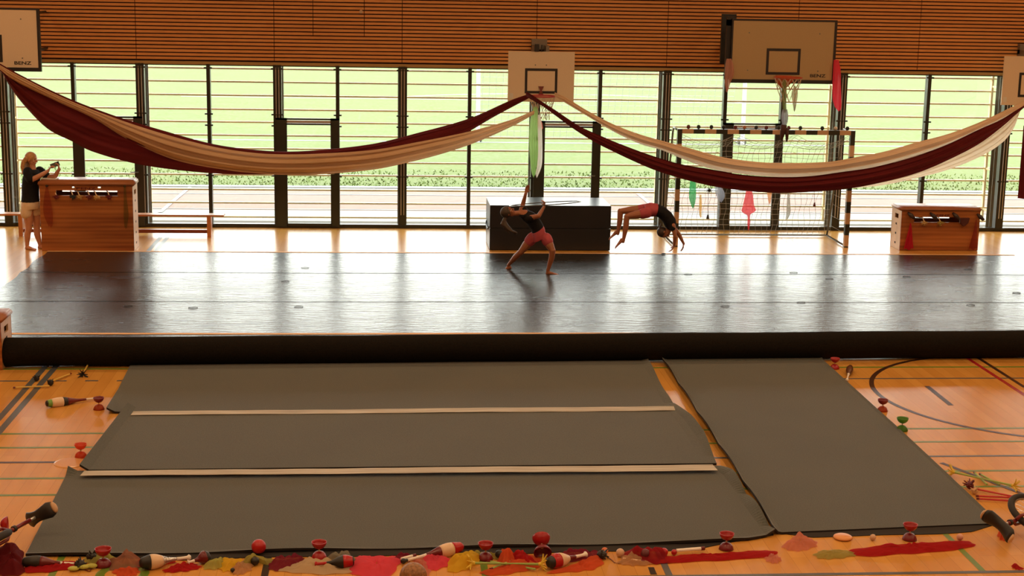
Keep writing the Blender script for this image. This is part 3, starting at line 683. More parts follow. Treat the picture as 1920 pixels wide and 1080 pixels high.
def swag(name, top, bot, Yf, m, label, nf=5, amp=.05, seed=0, nu=110, nv=30, group='cloth garlands between the hoops'):
    x0, x1 = max(top[0][0], bot[0][0]), min(top[-1][0], bot[-1][0])
    def fn(u, v):
        px = x0+(x1-x0)*u; a, b = smooth_interp(top, px), smooth_interp(bot, px); Y = Yf(u)
        w_ = abs(b-a)/110.0; k = min(1, w_/.35)
        off = amp*k*(math.sin(v*nf*PI*2+seed+1.3*math.sin(u*3))*.6+math.sin(v*nf*2.3*PI*2+seed*2+2*u)*.3)-.12*k*math.sin(PI*v)
        return W(px, a+(b-a)*v, Y+off)
    o = MB().grid(fn, nu, nv).build(name, m, smooth=True, origin=W((x0+x1)/2, 200, Yf(.5)))
    tag(o, label, 'cloth', group); return o
YL, YM, YRt = -2.35, -1.05, -1.0
fL = lambda d: (lambda u: YL+(YM-YL)*u+d)
burgT = [(-12, 112), (30, 136), (120, 180.5), (215, 217), (300, 243), (400, 270), (480, 281), (540, 284), (600, 281), (700, 269.5), (780, 250), (880, 222), (960, 187), (992, 176)]
burgB = [(-12, 122), (5, 138), (20, 165), (50, 203), (90, 242), (135, 265), (170, 283), (250, 306), (325, 318), (400, 325), (450, 327), (520, 326), (600, 318), (700, 300), (780, 280), (860, 256), (930, 217), (992, 184)]
swag('cloth_garland', burgT, burgB, fL(.10), M_BURG, 'dark red cloth hung from the left hoop to the middle hoop, behind the cream one', 3, .04, 1)
crT = [(-12, 115), (30, 139), (120, 184), (215, 221), (300, 249), (400, 275), (480, 287), (540, 289.5), (600, 288), (700, 281), (780, 267), (865, 250), (905, 240), (960, 224), (1002, 207)]
crB = [(-12, 120), (25, 150), (100, 187), (175, 222), (237, 260), (325, 299), (425, 319), (500, 326.5), (545, 328), (600, 327), (700, 318), (760, 306), (830, 288), (895, 266), (960, 237), (1002, 214)]
swag('cloth_garland', crT, crB, fL(-.04), M_CREAM, 'cream cloth hung in a long sag from the left hoop to the middle hoop', 3, .055, 2)
fR = lambda d: (lambda u: YM+(YRt-YM)*u+d-1.45*max(0, math.sin(PI*u))**.6)
cT = [(1040, 173), (1060, 182), (1100, 206.7), (1150, 233), (1200, 252), (1242, 264), (1283, 275), (1352, 294), (1425, 304), (1485, 305.5), (1557, 303), (1600, 295.5), (1659, 284), (1718, 267), (1778, 251), (1837, 229), (1896, 201), (1930, 184)]
cB = [(1040, 181), (1060, 193), (1100, 217), (1150, 246.7), (1200, 270), (1242, 282), (1280, 298), (1331, 316), (1388, 326), (1461, 332), (1521, 331), (1581, 323), (1640, 314), (1718, 293.5), (1778, 271), (1837, 243), (1881, 224), (1930, 191)]
mid = [(x, a+(interp(cB, x)-a)*.62) for x, a in cT]
swag('cloth_garland', cT, [(x, y+3) for x, y in mid], fR(-.02), M_CREAM, 'beige upper cloth hung from the middle hoop to the right hoop', 2, .04, 3)
swag('cloth_garland', mid, cB, fR(.06), M_CREAM2, 'pale thin cloth directly under the beige one on the right', 2, .03, 4)
bT = [(986, 172), (993, 175), (1020, 193), (1042, 207), (1067, 224), (1087, 237), (1125, 254), (1158, 268), (1220, 291), (1278, 308), (1331, 317), (1388, 327), (1461, 332), (1521, 330), (1581, 322), (1640, 313), (1718, 292), (1778, 270), (1837, 242), (1881, 222), (1930, 189)]
bB = [(986, 180), (993, 185), (1017, 199), (1050, 223), (1073, 240), (1100, 257.5), (1133, 276), (1220, 316), (1280, 335.5), (1340, 350), (1400, 358), (1461, 362), (1521, 359.6), (1581, 355), (1640, 345), (1718, 325), (1778, 300), (1837, 269), (1881, 236), (1908, 212), (1930, 194)]
swag('cloth_garland', bT, bB, fR(.02), M_BURG, 'dark red cloth hung from the middle hoop to the right hoop', 3, .04, 5)
wT = [(1600, 345), (1659, 335), (1718, 318), (1778, 292), (1837, 262), (1881, 230), (1930, 190)]
wB = [(1600, 353), (1659, 346.5), (1718, 334), (1778, 318), (1837, 294), (1881, 266), (1902, 238), (1915, 205), (1930, 196)]
swag('cloth_garland', wT, wB, lambda u: -.97, M_CREAM2, 'pale thin cloth below the dark red one by the right hoop', 3, .04, 6)
def hang(u, v):
    a = W(1919, 236, -.95); b = W(1938, 236, -.95); p = a.lerp(b, u); q = W(1908, 372, -.95).lerp(W(1932, 374, -.95), u); r = p.lerp(q, v); r.y += .05*math.sin(u*9)-.0; return r
tag(MB().grid(hang, 16, 12).build('cloth_tail', M_BURG, smooth=True, origin=W(1915, 236, -.95)), 'dark red cloth end hanging straight down at the right edge', 'cloth')

# =================== handball goal ===================
gyf = -1.96; gl_, gr_ = 5.045, 8.205
t = thing('handball_goal', 'handball goal with dark and tan banded posts and a net, by the windows', 'goal', (gl_, gyf, 0))
M_BAND = mat('tan goal band', (.50, .31, .17), .5)
P = lambda mb, nm, m, **k: wpart(mb, nm, m, t, **k)
for x in (gl_, gr_-.08):
    b = MB(); z = 2.08; k = 0
    while z > .01:
        h = .26 if k == 0 else .2; z1 = max(0, z-h); b.cur = k % 2; b.box((x, gyf, z1), (x+.08, gyf+.08, z)); z = z1; k += 1
    P(b, 'post', [M_DARK, M_BAND])
b = MB(); x = gl_+.08; k = 1
while x < gr_-.09:
    x1 = min(gr_-.08, x+(.2 if 1 <= k else .2)); b.cur = k % 2; b.box((x, gyf, 2.0), (x1, gyf+.08, 2.08)); x = x1; k += 1
P(b, 'crossbar', [M_DARK, M_BAND])
for x in (gl_+.02, gr_-.06):
    P(MB().tube([(x, gyf+.08, 2.05), (x, gyf+.5, 2.06), (x, gyf+.56, 1.98), (x, gyf+1.15, .05), (x, gyf+1.2, .03), (x, gyf+.08, .03)], .018, 8), 'support_frame', M_STEEL, smooth=True)
P(MB().tube([(gl_+.02, gyf+1.18, .03), (gr_-.06, gyf+1.18, .03)], .016, 8), 'ground_bar', M_STEEL)
nb = MB(); nx = 31; nz_ = 22
def npt(i, j):
    u = i/nx; v = j/nz_; x = gl_+.04+(3.08)*u; sag = .16*math.sin(PI*((u*3) % 1))*(1-v)**2
    if v < .22: y = gyf+.06+.55*(v/.22); z = 2.0-.25*(v/.22)-sag
    else: s = (v-.22)/.78; y = gyf+.61+.5*s+.10*math.sin(PI*s); z = 1.75*(1-s)+.03*s-sag*.5
    return (x+.02*math.sin(j*1.3+i), y, z)
for i in range(nx+1): nb.tube([npt(i, j) for j in range(nz_+1)], .0032, 3, caps=False)
for j in range(nz_+1): nb.tube([npt(i, j) for i in range(nx+1)], .0032, 3, caps=False)
for side in (0, nx):
    for j in range(2, nz_, 2):
        a = npt(side, j); nb.tube([(a[0], gyf+.05, a[2]), a], .0032, 3, caps=False)
P(nb, 'net', mat('goal net cord', (.40, .40, .33), .8))

# thin black strips laid along the near mat edges
for pts, l in (([(135, 1046), (350, 1043), (560, 1038), (860, 1034), (1100, 1029), (1300, 1025), (1452, 1006)], 'black strip along the near edge of the left mats'), ([(1462, 1002), (1600, 1000), (1750, 995), (1868, 988)], 'black strip along the near edge of the right mat')):
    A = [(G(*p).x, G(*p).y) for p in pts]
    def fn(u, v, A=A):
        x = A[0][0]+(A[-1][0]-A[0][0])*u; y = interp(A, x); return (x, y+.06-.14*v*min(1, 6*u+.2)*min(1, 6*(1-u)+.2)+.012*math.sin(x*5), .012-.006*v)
    tag(MB().grid(fn, 80, 3, .006).build('dark_strip', M_UNDER), l, 'strip')

# =================== people ===================
def remesh(mb, voxel, smooth_it=6):
    me = bpy.data.meshes.new('tmp'); me.from_pydata(mb.v, [], mb.f); o = bpy.data.objects.new('tmp', me); C.objects.link(o)
    bm = bmesh.new(); bm.from_mesh(me); bmesh.ops.remove_doubles(bm, verts=bm.verts, dist=1e-6); bmesh.ops.recalc_face_normals(bm, faces=bm.faces); bm.to_mesh(me); bm.free()
    r = o.modifiers.new('r', 'REMESH'); r.mode = 'VOXEL'; r.voxel_size = voxel; r.use_smooth_shade = True
    s = o.modifiers.new('s', 'SMOOTH'); s.iterations = smooth_it; s.factor = .5
    dg = bpy.context.evaluated_depsgraph_get(); out = bpy.data.meshes.new_from_object(o.evaluated_get(dg)); bpy.data.objects.remove(o)
    out.polygons.foreach_set('use_smooth', [True]*len(out.polygons)); return out
def mesh_obj(me, name, mats, parent):
    me.materials.clear()
    for m in mats: me.materials.append(m)
    o = bpy.data.objects.new(name, me); C.objects.link(o); o.parent = parent; o.location = -parent_world(parent); return o
def limb(mb, pts, rs, n=12):
    """tapered round chain through joints with ball ends"""
    P = [Vector(p) for p in pts]; fine = []; fr = []
    for i in range(len(P)-1):
        k = 5
        for j in range(k): t = j/k; fine.append(P[i].lerp(P[i+1], t)); fr.append(rs[i]+(rs[i+1]-rs[i])*(t*t*(3-2*t)))
    fine.append(P[-1]); fr.append(rs[-1])
    mb.tube(fine, fr, n)
    for p, r in zip(P, rs): mb.ell(p, r*.99, n, 8)
def torso(mb, secs, n=20):
    """secs: (centre, right-vector*halfwidth, front-vector*halfdepth)"""
    vs = []; fs = []
    for c, a, b in secs:
        for k in range(n):
            t = 2*PI*k/n; vs.append(Vector(c)+Vector(a)*math.cos(t)+Vector(b)*math.sin(t))
    m = len(secs)
    for i in range(m-1):
        for k in range(n): fs.append((i*n+k, i*n+(k+1) % n, (i+1)*n+(k+1) % n, (i+1)*n+k))
    fs += [tuple(range(n))[::-1], tuple(range((m-1)*n, m*n))]; mb.add(vs, fs)
def hand(mb, wrist, d, palm_n, size=1.0, curl=.5, thumb_side=1):
    """palm + four unequal bent fingers + thumb. d: pointing direction, palm_n: palm normal"""
    d = Vector(d).normalized(); nrm = Vector(palm_n); nrm = (nrm-d*nrm.dot(d)).normalized(); s = d.cross(nrm)*thumb_side
    w = Vector(wrist); L = .085*size
    vs = [];
    torso(mb, [(w, s*.024*size, nrm*.018*size), (w+d*L*.5, s*.036*size, nrm*.014*size), (w+d*L, s*.040*size, nrm*.012*size)], 12)
    for i, (off, ln) in enumerate(((.030, .068), (.010, .078), (-.011, .072), (-.030, .056))):
        b = w+d*L*.95+s*off*size; seg = ln*size/3; dd = d.copy(); pts = [b]
        for k in range(3):
            ang = curl*(.7+.25*k+.1*i); dd = (Matrix.Rotation(-ang*.9, 3, s*thumb_side) @ dd) if False else (dd*math.cos(ang)+nrm*math.sin(ang)*(1)).normalized() if k == 0 else (dd*math.cos(ang*.8)+(nrm*math.cos(curl*k)-d*math.sin(curl*k))*math.sin(ang*.8)).normalized()
            pts.append(pts[-1]+dd*seg)
        mb.tube(pts, [.0095*size, .009*size, .0085*size, .007*size], 8); [mb.ell(p, .0088*size, 8, 6) for p in pts]
    t0 = w+d*L*.3+s*.026*size; td = (d*.65+s*.7+nrm*.35).normalized(); t1 = t0+td*.032*size; t2 = t1+(td*.7+d*.5+nrm*.3).normalized()*.03*size
    mb.tube([t0, t1, t2], [.013*size, .011*size, .009*size], 8); mb.ell(t1, .0112*size, 8, 6); mb.ell(t2, .0092*size, 8, 6)
def foot(mb, ankle, toe_dir, size=1.0, up=(0, 0, 1)):
    a = Vector(ankle); d = Vector(toe_dir).normalized(); up = Vector(up); s = d.cross(up).normalized(); upn = s.cross(d)
    heel = a-d*.035*size-upn*.055*size
    torso(mb, [(heel, s*.024*size, upn*.024*size), (heel+d*.06*size+upn*.012*size, s*.03*size, upn*.036*size), (heel+d*.13*size+upn*.002*size, s*.036*size, upn*.024*size), (heel+d*.185*size-upn*.006*size, s*.042*size, upn*.017*size), (heel+d*.21*size-upn*.008*size, s*.036*size, upn*.013*size)], 14)
    limb(mb, [a, a-upn*.04*size], [.032*size, .03*size])
    for i, off in enumerate((.03, .014, 0, -.014, -.027)):
        p = heel+d*(.205-.006*i)*size+s*off*size-upn*.010*size; r = (.012 if i == 0 else .0085)*size; mb.tube([p, p+d*.022*size], r, 8); mb.ell(p+d*.022*size, r, 8, 6)
def head_geo(mb, c, face, up, size=1.0):
    """c: centre of skull; face: looking direction; up: crown direction"""
    f = Vector(face).normalized(); u = Vector(up); u = (u-f*u.dot(f)).normalized(); s = f.cross(u); c = Vector(c)
    R = Matrix((s, f, u)).transposed(); k = size
    mb.ell(c+u*.012*k-f*.008*k, (.074*k, .092*k, .088*k), 24, 16, R)            # skull
    mb.ell(c-u*.045*k+f*.022*k, (.055*k, .062*k, .068*k), 20, 14, R)             # jaw
    mb.ell(c-u*.092*k+f*.060*k, (.020*k, .017*k, .015*k), 12, 8, R)              # chin
    mb.tube([c+u*.005*k+f*.082*k, c-u*.030*k+f*.104*k], [.008*k, .014*k], 8); mb.ell(c-u*.032*k+f*.100*k, (.016*k, .014*k, .011*k), 12, 8, R)   # nose
    mb.ell(c-u*.060*k+f*.082*k, (.023*k, .010*k, .009*k), 12, 8, R)              # lips
    mb.ell(c+u*.022*k+f*.078*k, (.042*k, .013*k, .010*k), 12, 8, R)              # brow
    for q in (1, -1):
        mb.ell(c+s*q*.033*k-u*.028*k+f*.060*k, (.020*k, .018*k, .022*k), 12, 8, R)
        mb.ell(c+s*q*.075*k-u*.012*k-f*.004*k, (.008*k, .020*k, .030*k), 12, 8, R)   # ears
    return c, f, u, s, k
M_SKIN = N('skin'); t = M_SKIN.n('TexNoise'); t.inputs['Scale'].default_value = 14; M_SKIN.l(M_SKIN.coord(), t.inputs['Vector'])
M_SKIN.l(M_SKIN.ramp(t.outputs[0], (.3, (.46, .20, .105)), (.7, (.54, .25, .14))), M_SKIN.b.inputs['Base Color']); M_SKIN.b.inputs['Roughness'].default_value = .5; M_SKIN = M_SKIN.m
M_TEEN = mat('tanned skin', (.30, .105, .045), .5, noise_s=12, noise_a=.06)
M_LIP = mat('lips', (.40, .10, .08), .45); M_EYE = mat('eye white', (.7, .66, .6), .3); M_IRIS = mat('dark iris', (.03, .015, .01), .2); M_BROW = mat('eyebrow', (.12, .06, .03), .8)
M_TEE = mat('black t-shirt', (.010, .009, .010), .85, spec=.2, noise_s=30, noise_a=.2); M_SHORT_B = mat('beige shorts', (.66, .50, .33), .8, noise_s=12, noise_a=.06)
M_SHORT_P = mat('pink shorts', (.38, .055, .07), .75, noise_s=12, noise_a=.12)
def paint_face(me, hd):
    """face colours by region: lips, eyes, brows"""
    c, f, u, s, k = hd
    for p in me.polygons:
        d = p.center-c
        if d.dot(f) < .055*k or d.length > .14*k: continue
        x, z = d.dot(s)/k, d.dot(u)/k
        if abs(x) < .024 and abs(z+.060) < .0085*(1-abs(x)/.03): p.material_index = 1
        ex = abs(abs(x)-.032)
        if ex < .014 and abs(z+.0) < .0065*(1-ex/.02): p.material_index = 3 if ex < .006 else 2
        if ex < .019 and abs(z-.021) < .0035: p.material_index = 4
def hairmesh(parts, voxel=.007, it=3):
    mb = MB()
    for kind, *a in parts:
        if kind == 'e': mb.ell(*a)
        else: mb.tube(*a)
    return remesh(mb, voxel, it)
M_HAIR_B = mat('blonde hair', (.44, .23, .085), .55, noise_s=40, noise_a=.25); M_HAIR_D = mat('dark brown hair', (.045, .022, .012), .5, noise_s=40, noise_a=.3); M_HAIR_G = mat('ash brown hair', (.055, .033, .02), .55, noise_s=40, noise_a=.3)

# ---- woman taking a photo, leaning on the left vaulting box ----
Yw = -2.45
w = lambda x, y, dy=0: W(x, y, Yw+dy)
root = w(60, 470); root.z = 0
pw = thing('person', 'woman in black t-shirt and beige shorts taking a photo behind the left vaulting box', 'person', root)
body = MB()
hip = w(57, 386); Xv = Vector((1, 0, 0)); Yv = Vector((0, 1, 0)); Zv = Vector((0, 0, 1))
# legs
hr, kr, ar = w(52, 390, -.06), w(54, 428, -.05), w(51, 462, -.04); ar.z = .075
hl, kl, al = w(66, 390, .07), w(69, 428, .07), w(75, 462, .06); al.z = .075
for h_, k_, a_ in ((hr, kr, ar), (hl, kl, al)):
    limb(body, [h_, h_.lerp(k_, .5)+Xv*.005, k_, k_.lerp(a_, .35)-Xv*.012, a_], [.088, .076, .056, .055, .034]); foot(body, a_, (.85, -.5, 0), 1.0)
torso(body, [(w(57, 392), Yv*.15, Xv*.10), (w(57, 382), Yv*.165, Xv*.125), (w(57, 366), Yv*.135, Xv*.115), (w(57, 350), Yv*.14, Xv*.115), (w(59, 334), Yv*.16, Xv*.125), (w(61, 323), Yv*.155, Xv*.10), (w(62, 318), Yv*.08, Xv*.06)])
limb(body, [w(62, 320), w(61, 309)], [.055, .05])
hd = head_geo(body, w(59.5, 298), (.93, -.36, -.12), (.08, 0, 1), 1.0)
limb(body, [w(50, 324, -.13), w(56, 338.5, -.19), w(76, 329, -.17), w(90, 320.5, -.12)], [.056, .045, .040, .027])
limb(body, [w(76, 320, .11), w(92, 332, .08), w(104, 329.5, .0), w(111, 317, -.04)], [.052, .042, .040, .027])
hand(body, w(90, 320.5, -.12), (.55, .1, .85), (.8, .3, -.4), .95, .55, 1)
hand(body, w(111, 317, -.04), (-.10, -.1, .95), (-.9, .0, .1), .95, .55, -1)
me = remesh(body, .0052, 4); paint_face(me, hd) if False else None
o = mesh_obj(me, 'body', [M_SKIN, M_LIP, M_EYE, M_IRIS, M_BROW], pw); paint_face(me, hd)
tee = MB()
torso(tee, [(w(57, 378), Yv*.175, Xv*.15), (w(57, 366), Yv*.155, Xv*.14), (w(57, 350), Yv*.16, Xv*.14), (w(59, 334), Yv*.18, Xv*.145), (w(61, 323), Yv*.18, Xv*.125), (w(62, 317.5), Yv*.11, Xv*.085)])
limb(tee, [w(52, 322, -.10), w(52, 326, -.14), w(56, 336, -.19)], [.080, .078, .068]); limb(tee, [w(74, 320, .08), w(86, 328, .09)], [.076, .066])
mesh_obj(remesh(tee, .012, 3), 't_shirt', [M_TEE], pw)
sh = MB(); torso(sh, [(w(57, 391), Yv*.17, Xv*.15), (w(57, 384), Yv*.18, Xv*.155), (w(57, 374), Yv*.165, Xv*.14)])
for a, b in ((w(51, 386, -.07), w(49.5, 400, -.07)), (w(66, 386, .07), w(67, 397, .07))): limb(sh, [a, b], [.098, .100])
mesh_obj(remesh(sh, .011, 3), 'shorts', [M_SHORT_B], pw)
c, f, u, s, k = hd
R = Matrix((s, f, u)).transposed()
parts = [('e', c+u*.026-f*.022, (.088, .102, .092), 20, 14, R)]
rr = random.Random(5)
for i in range(16):
    a = -1.9+3.8*i/15; st = c-f*.07*math.cos(a*.5)+s*.075*math.sin(a)+u*.02; e = st-u*(.24+.05*rr.random())-f*(.02+.03*rr.random())+s*.02*math.sin(a)
    parts.append(('t', [st, st.lerp(e, .35)-f*.035, st.lerp(e, .7)-f*.03, e], [.032, .034, .026, .010], 8))
mesh_obj(hairmesh(parts), 'hair', [M_HAIR_B], pw)
ph = w(103, 309, -.07)
t = thing('phone', 'grey phone held sideways in both hands of the woman', 'phone', ph, (0, -.35, .25))
MB().box((-.075, -.006, -.037), (.075, .006, .037)).build('case', mat('grey green phone case', (.10, .12, .10), .4), t, bevel=.003)
MB().box((-.068, .0062, -.032), (.068, .0068, .032)).build('screen', M_BLACK, t); MB().box((.045, -.009, .008), (.068, -.006, .031)).build('camera_bump', M_BLACK, t)

# ---- girl leaning back with a hoop ----
Yg = -4.5
w = lambda x, y, dy=0: W(x, y, Yg+dy)
root = G(990, 512)
pg = thing('person', 'girl in dark top and pink shorts arching back with a thin hoop in her hands', 'person', root)
body = MB()
fl_, fr_ = G(953, 504), G(1027, 514); fl_.z = .06; fr_.z = .06
hl, hr = w(998, 446, .05), w(1024, 447, -.08)
kl = w(976, 473, .10); kr = w(1036, 470, -.16)
limb(body, [hl, hl.lerp(kl, .5), kl, kl.lerp(fl_, .35)+Vector((-.01, 0, 0)), fl_], [.080, .070, .050, .048, .028])
limb(body, [hr, hr.lerp(kr, .5), kr, kr.lerp(fr_, .35)+Vector((.012, 0, 0)), fr_], [.080, .070, .050, .048, .028])
foot(body, fl_, (-.75, .35, -.45), .88); foot(body, fr_, (1, -.25, 0), .88)
ax = (w(985, 402)-w(1010, 438)).normalized(); sd = Vector((.15, -1, .0)).normalized(); fr3 = ax.cross(sd).normalized()
def tor(p, a, b, dy=0): return (w(p[0], p[1], dy), sd*a, fr3*b)
torso(body, [tor((1011, 446), .13, .10), tor((1010, 436), .14, .105), tor((1006, 424), .115, .09), tor((999, 413), .12, .09), tor((990, 405), .14, .095), tor((981, 399), .13, .075), tor((975, 397), .06, .05)])
limb(body, [w(979, 399), w(966, 400)], [.045, .04])
hd = head_geo(body, w(953, 397.5), (.62, -.35, .70), (-.75, -.05, .55), .93)
limb(body, [w(978, 394, .10), w(981, 381, .10), w(986, 362, .05)], [.044, .036, .024])
hand(body, w(986, 362, .05), (.22, 0, 1), (.3, -.9, 0), .85, .15, 1)
limb(body, [w(992, 409, -.14), w(1010, 405, -.20), w(1020, 388, -.12)], [.044, .036, .024])
hand(body, w(1020, 388, -.12), (.05, 0, 1), (-.8, -.4, 0), .85, .6, -1)
me = remesh(body, .0052, 4); mesh_obj(me, 'body', [M_TEEN, M_LIP, M_EYE, M_IRIS, M_BROW], pg); paint_face(me, hd)
tee = MB(); torso(tee, [tor((1009, 432), .135, .108), tor((1006, 424), .135, .105), tor((999, 413), .137, .105), tor((990, 405), .152, .108), tor((982, 400), .15, .088), tor((977, 398), .08, .06)])
limb(tee, [w(985, 396, .09), w(981, 391, .10)], [.055, .048]); limb(tee, [w(990, 409, -.12), w(997, 409, -.16)], [.055, .048])
mesh_obj(remesh(tee, .010, 3), 't_shirt', [M_TEE], pg)
sh = MB(); torso(sh, [tor((1011, 447), .145, .115), tor((1010, 438), .155, .12), tor((1008, 429), .14, .108)])
limb(sh, [hl, hl.lerp(kl, .22)], [.092, .090]); limb(sh, [hr, hr.lerp(kr, .25)], [.092, .090])
mesh_obj(remesh(sh, .010, 3), 'shorts', [M_SHORT_P], pg)
c, f, u, s, k = hd; R = Matrix((s, f, u)).transposed()
parts = [('e', c+u*.022-f*.026, (.086, .098, .093), 20, 14, R), ('e', w(949, 406, -.0), .038, 12, 8)]
rr = random.Random(9)
for i in range(14):
    dx, dy = rr.uniform(-9, 9), rr.uniform(-.08, .08); q = [(949, 406), (945, 414), (946+dx*.7, 422+dx*.3), (953+dx*1.0, 430+dx*.5), (963+dx, 438+rr.uniform(-5, 3))]
    parts.append(('t', [w(x, y, dy*(j/4)) for j, (x, y) in enumerate(q)], [.036, .034, .030, .022, .008], 8))
mesh_obj(hairmesh(parts, .006), 'hair', [M_HAIR_G], pg)
# hoop seen almost edge-on
hc = w(1022, 382, -.12); Rh = .56
n_ = Vector((-.075, .11, 1)).normalized(); e1 = Vector((1, 0, .075)).normalized(); e2 = n_.cross(e1)
hb = MB().tube([hc+e1*Rh*math.cos(a)+e2*Rh*math.sin(a) for a in [2*PI*i/64 for i in range(64)]], .008, 8, closed=True)
tag(hb.build('hula_hoop', mat('dark silver hoop', (.10, .095, .09), .25, .4), smooth=True, origin=hc), 'thin dark silver hoop held by the girl in front of the landing mat', 'hoop')

# ---- girl in the air, bending backwards ----
Yb = -3.8
w = lambda x, y, dy=0: W(x, y, Yb+dy)
root = G(1222, 497)
pb = thing('person', 'girl flipping backwards in mid-air with hands reaching for the floor, beside the goal post', 'person', w(1225, 400))
body = MB()
hipn, hipf = w(1213, 399, -.09), w(1212, 392, .10)
kn, an = w(1175, 406, -.10), w(1168.5, 453, -.12); kf, af = w(1163, 396, .12), w(1158.5, 438, .12)
limb(body, [hipn, hipn.lerp(kn, .5), kn, kn.lerp(an, .35)+Vector((.01, 0, 0)), an], [.078, .068, .048, .048, .027])
limb(body, [hipf, hipf.lerp(kf, .5), kf, kf.lerp(af, .35)+Vector((.01, 0, 0)), af], [.078, .068, .048, .046, .027])
foot(body, an, (-.55, -.1, -.85), .85, (.8, 0, -.5)); foot(body, af, (-.6, .1, -.8), .85, (.8, 0, -.5))
spine = [(1210, 395), (1219, 393), (1231, 394), (1241, 398), (1250, 406), (1256, 416), (1259, 426), (1258, 431)]
hw = [.12, .13, .12, .115, .125, .135, .12, .06]; hdp = [.085, .10, .092, .085, .088, .09, .075, .05]
def sec(i, k=1.0, e=0):
    a = w(*spine[max(0, i-1)]); b = w(*spine[min(len(spine)-1, i+1)]); t = (b-a).normalized(); sd = Vector((0, 1, 0)); fr3 = t.cross(sd).normalized()
    return (w(*spine[i]), sd*(hw[i]*k+e), fr3*(hdp[i]*k+e))
torso(body, [sec(i) for i in range(8)])
limb(body, [w(1258, 427), w(1252, 432)], [.045, .042])
hd = head_geo(body, w(1245, 436), (.62, -.25, -.74), (-.55, 0, -.83), .93)
limb(body, [w(1262, 423, -.13), w(1266, 444, -.16), w(1264, 461, -.12)], [.042, .034, .022]); hand(body, w(1264, 461, -.12), (-.5, 0, -.85), (-.8, 0, .5), .85, .25, 1)
limb(body, [w(1261, 424, .13), w(1274, 441, .15), w(1282, 457, .12)], [.042, .034, .022]); hand(body, w(1282, 457, .12), (-.15, 0, -1), (-.9, 0, .1), .85, .25, -1)
me = remesh(body, .0052, 4); mesh_obj(me, 'body', [M_TEEN, M_LIP, M_EYE, M_IRIS, M_BROW], pb); paint_face(me, hd)
tee = MB(); torso(tee, [sec(i, 1, .014) for i in range(2, 8)]); limb(tee, [w(1260, 423, -.11), w(1262, 429, -.14)], [.054, .048]); limb(tee, [w(1260, 424, .11), w(1264, 429, .14)], [.054, .048])
mesh_obj(remesh(tee, .010, 3), 't_shirt', [M_TEE], pb)
sh = MB(); torso(sh, [sec(i, 1, .016) for i in range(0, 3)]); limb(sh, [hipn, hipn.lerp(kn, .22)], [.090, .086]); limb(sh, [hipf, hipf.lerp(kf, .22)], [.090, .086])
mesh_obj(remesh(sh, .010, 3), 'shorts', [M_SHORT_P], pb)
c, f, u, s, k = hd; R = Matrix((s, f, u)).transposed()
parts = [('e', c+u*.020-f*.026, (.080, .090, .086), 20, 14, R), ('t', [w(1241, 432), w(1238, 425), w(1240, 418)], [.03, .022, .008], 8)]
mesh_obj(hairmesh(parts, .006), 'hair', [M_HAIR_D], pb)

# ---- child at the lower edge, only the crown of the head in view ----
cx_, cy_ = 775, 1062
hp = CAM+_ray(775, 1066)*1.0; d_ = _ray(775, 1060); tt = (.70-CAM_H)/d_.z; crown = CAM+d_*tt
hc = crown-Vector((0, .0, .093))
pc = thing('person', 'child seated at the bottom edge, only the brown hair on the crown shows', 'person', (hc.x, hc.y-.05, 0))
body = MB(); B = hc+Vector((0, -.03, 0))
torso(body, [((B.x, B.y, .03), Xv*.15, Yv*.11), ((B.x, B.y, .15), Xv*.13, Yv*.10), ((B.x, B.y, .36), Xv*.15, Yv*.09), ((B.x, B.y, .44), Xv*.14, Yv*.07), ((B.x, B.y, .48), Xv*.06, Yv*.05)])
limb(body, [(B.x, B.y, .44), (hc.x, hc.y, hc.z-.07)], [.045, .042])
hd = head_geo(body, hc, (0, 1, -.1), (0, 0, 1), .86)
for q in (1, -1):
    limb(body, [(B.x+q*.15, B.y, .42), (B.x+q*.22, B.y-.02, .22), (B.x+q*.14, B.y+.17, .13)], [.04, .033, .023]); hand(body, (B.x+q*.14, B.y+.17, .13), (-q*.6, .8, -.1), (0, 0, -1), .75, .4, q)
    limb(body, [(B.x+q*.08, B.y, .09), (B.x+q*.30, B.y+.22, .10), (B.x-q*.04, B.y+.34, .06)], [.075, .05, .03]); foot(body, (B.x-q*.04, B.y+.34+q*.03, .075), (-q*.9, .3, 0), .7)
me = remesh(body, .0065, 4); mesh_obj(me, 'body', [M_SKIN, M_LIP, M_EYE, M_IRIS, M_BROW], pc); paint_face(me, hd)
tee = MB(); torso(tee, [((B.x, B.y, .10), Xv*.15, Yv*.12), ((B.x, B.y, .36), Xv*.165, Yv*.105), ((B.x, B.y, .45), Xv*.15, Yv*.085), ((B.x, B.y, .485), Xv*.07, Yv*.06)])
for q in (1, -1): limb(tee, [(B.x+q*.14, B.y, .42), (B.x+q*.19, B.y-.01, .32)], [.055, .05])
mesh_obj(remesh(tee, .012, 3), 't_shirt', [mat('grey t-shirt', (.2, .2, .22), .85)], pc)
sh = MB(); torso(sh, [((B.x, B.y, .02), Xv*.165, Yv*.13), ((B.x, B.y, .14), Xv*.15, Yv*.12)])
for q in (1, -1): limb(sh, [(B.x+q*.08, B.y, .10), (B.x+q*.24, B.y+.17, .11)], [.088, .075])
mesh_obj(remesh(sh, .012, 3), 'shorts', [mat('navy shorts', (.02, .025, .05), .85)], pc)
c, f, u, s, k = hd; R = Matrix((s, f, u)).transposed(); parts = [('e', c+u*.012-f*.012, (.084, .092, .090), 24, 16, R)]
cr = c+u*.012-f*.012
for i in range(30):
    a = 2*PI*i/30; pts = []
    for j in range(6):
        th = .12+1.55*j/5; aa = a+.35*th; pts.append(cr+s*.087*math.sin(th)*math.cos(aa)+f*.095*math.sin(th)*math.sin(aa)+u*.093*math.cos(th))
    parts.append(('t', pts, [.005, .008, .009, .009, .008, .005], 6))
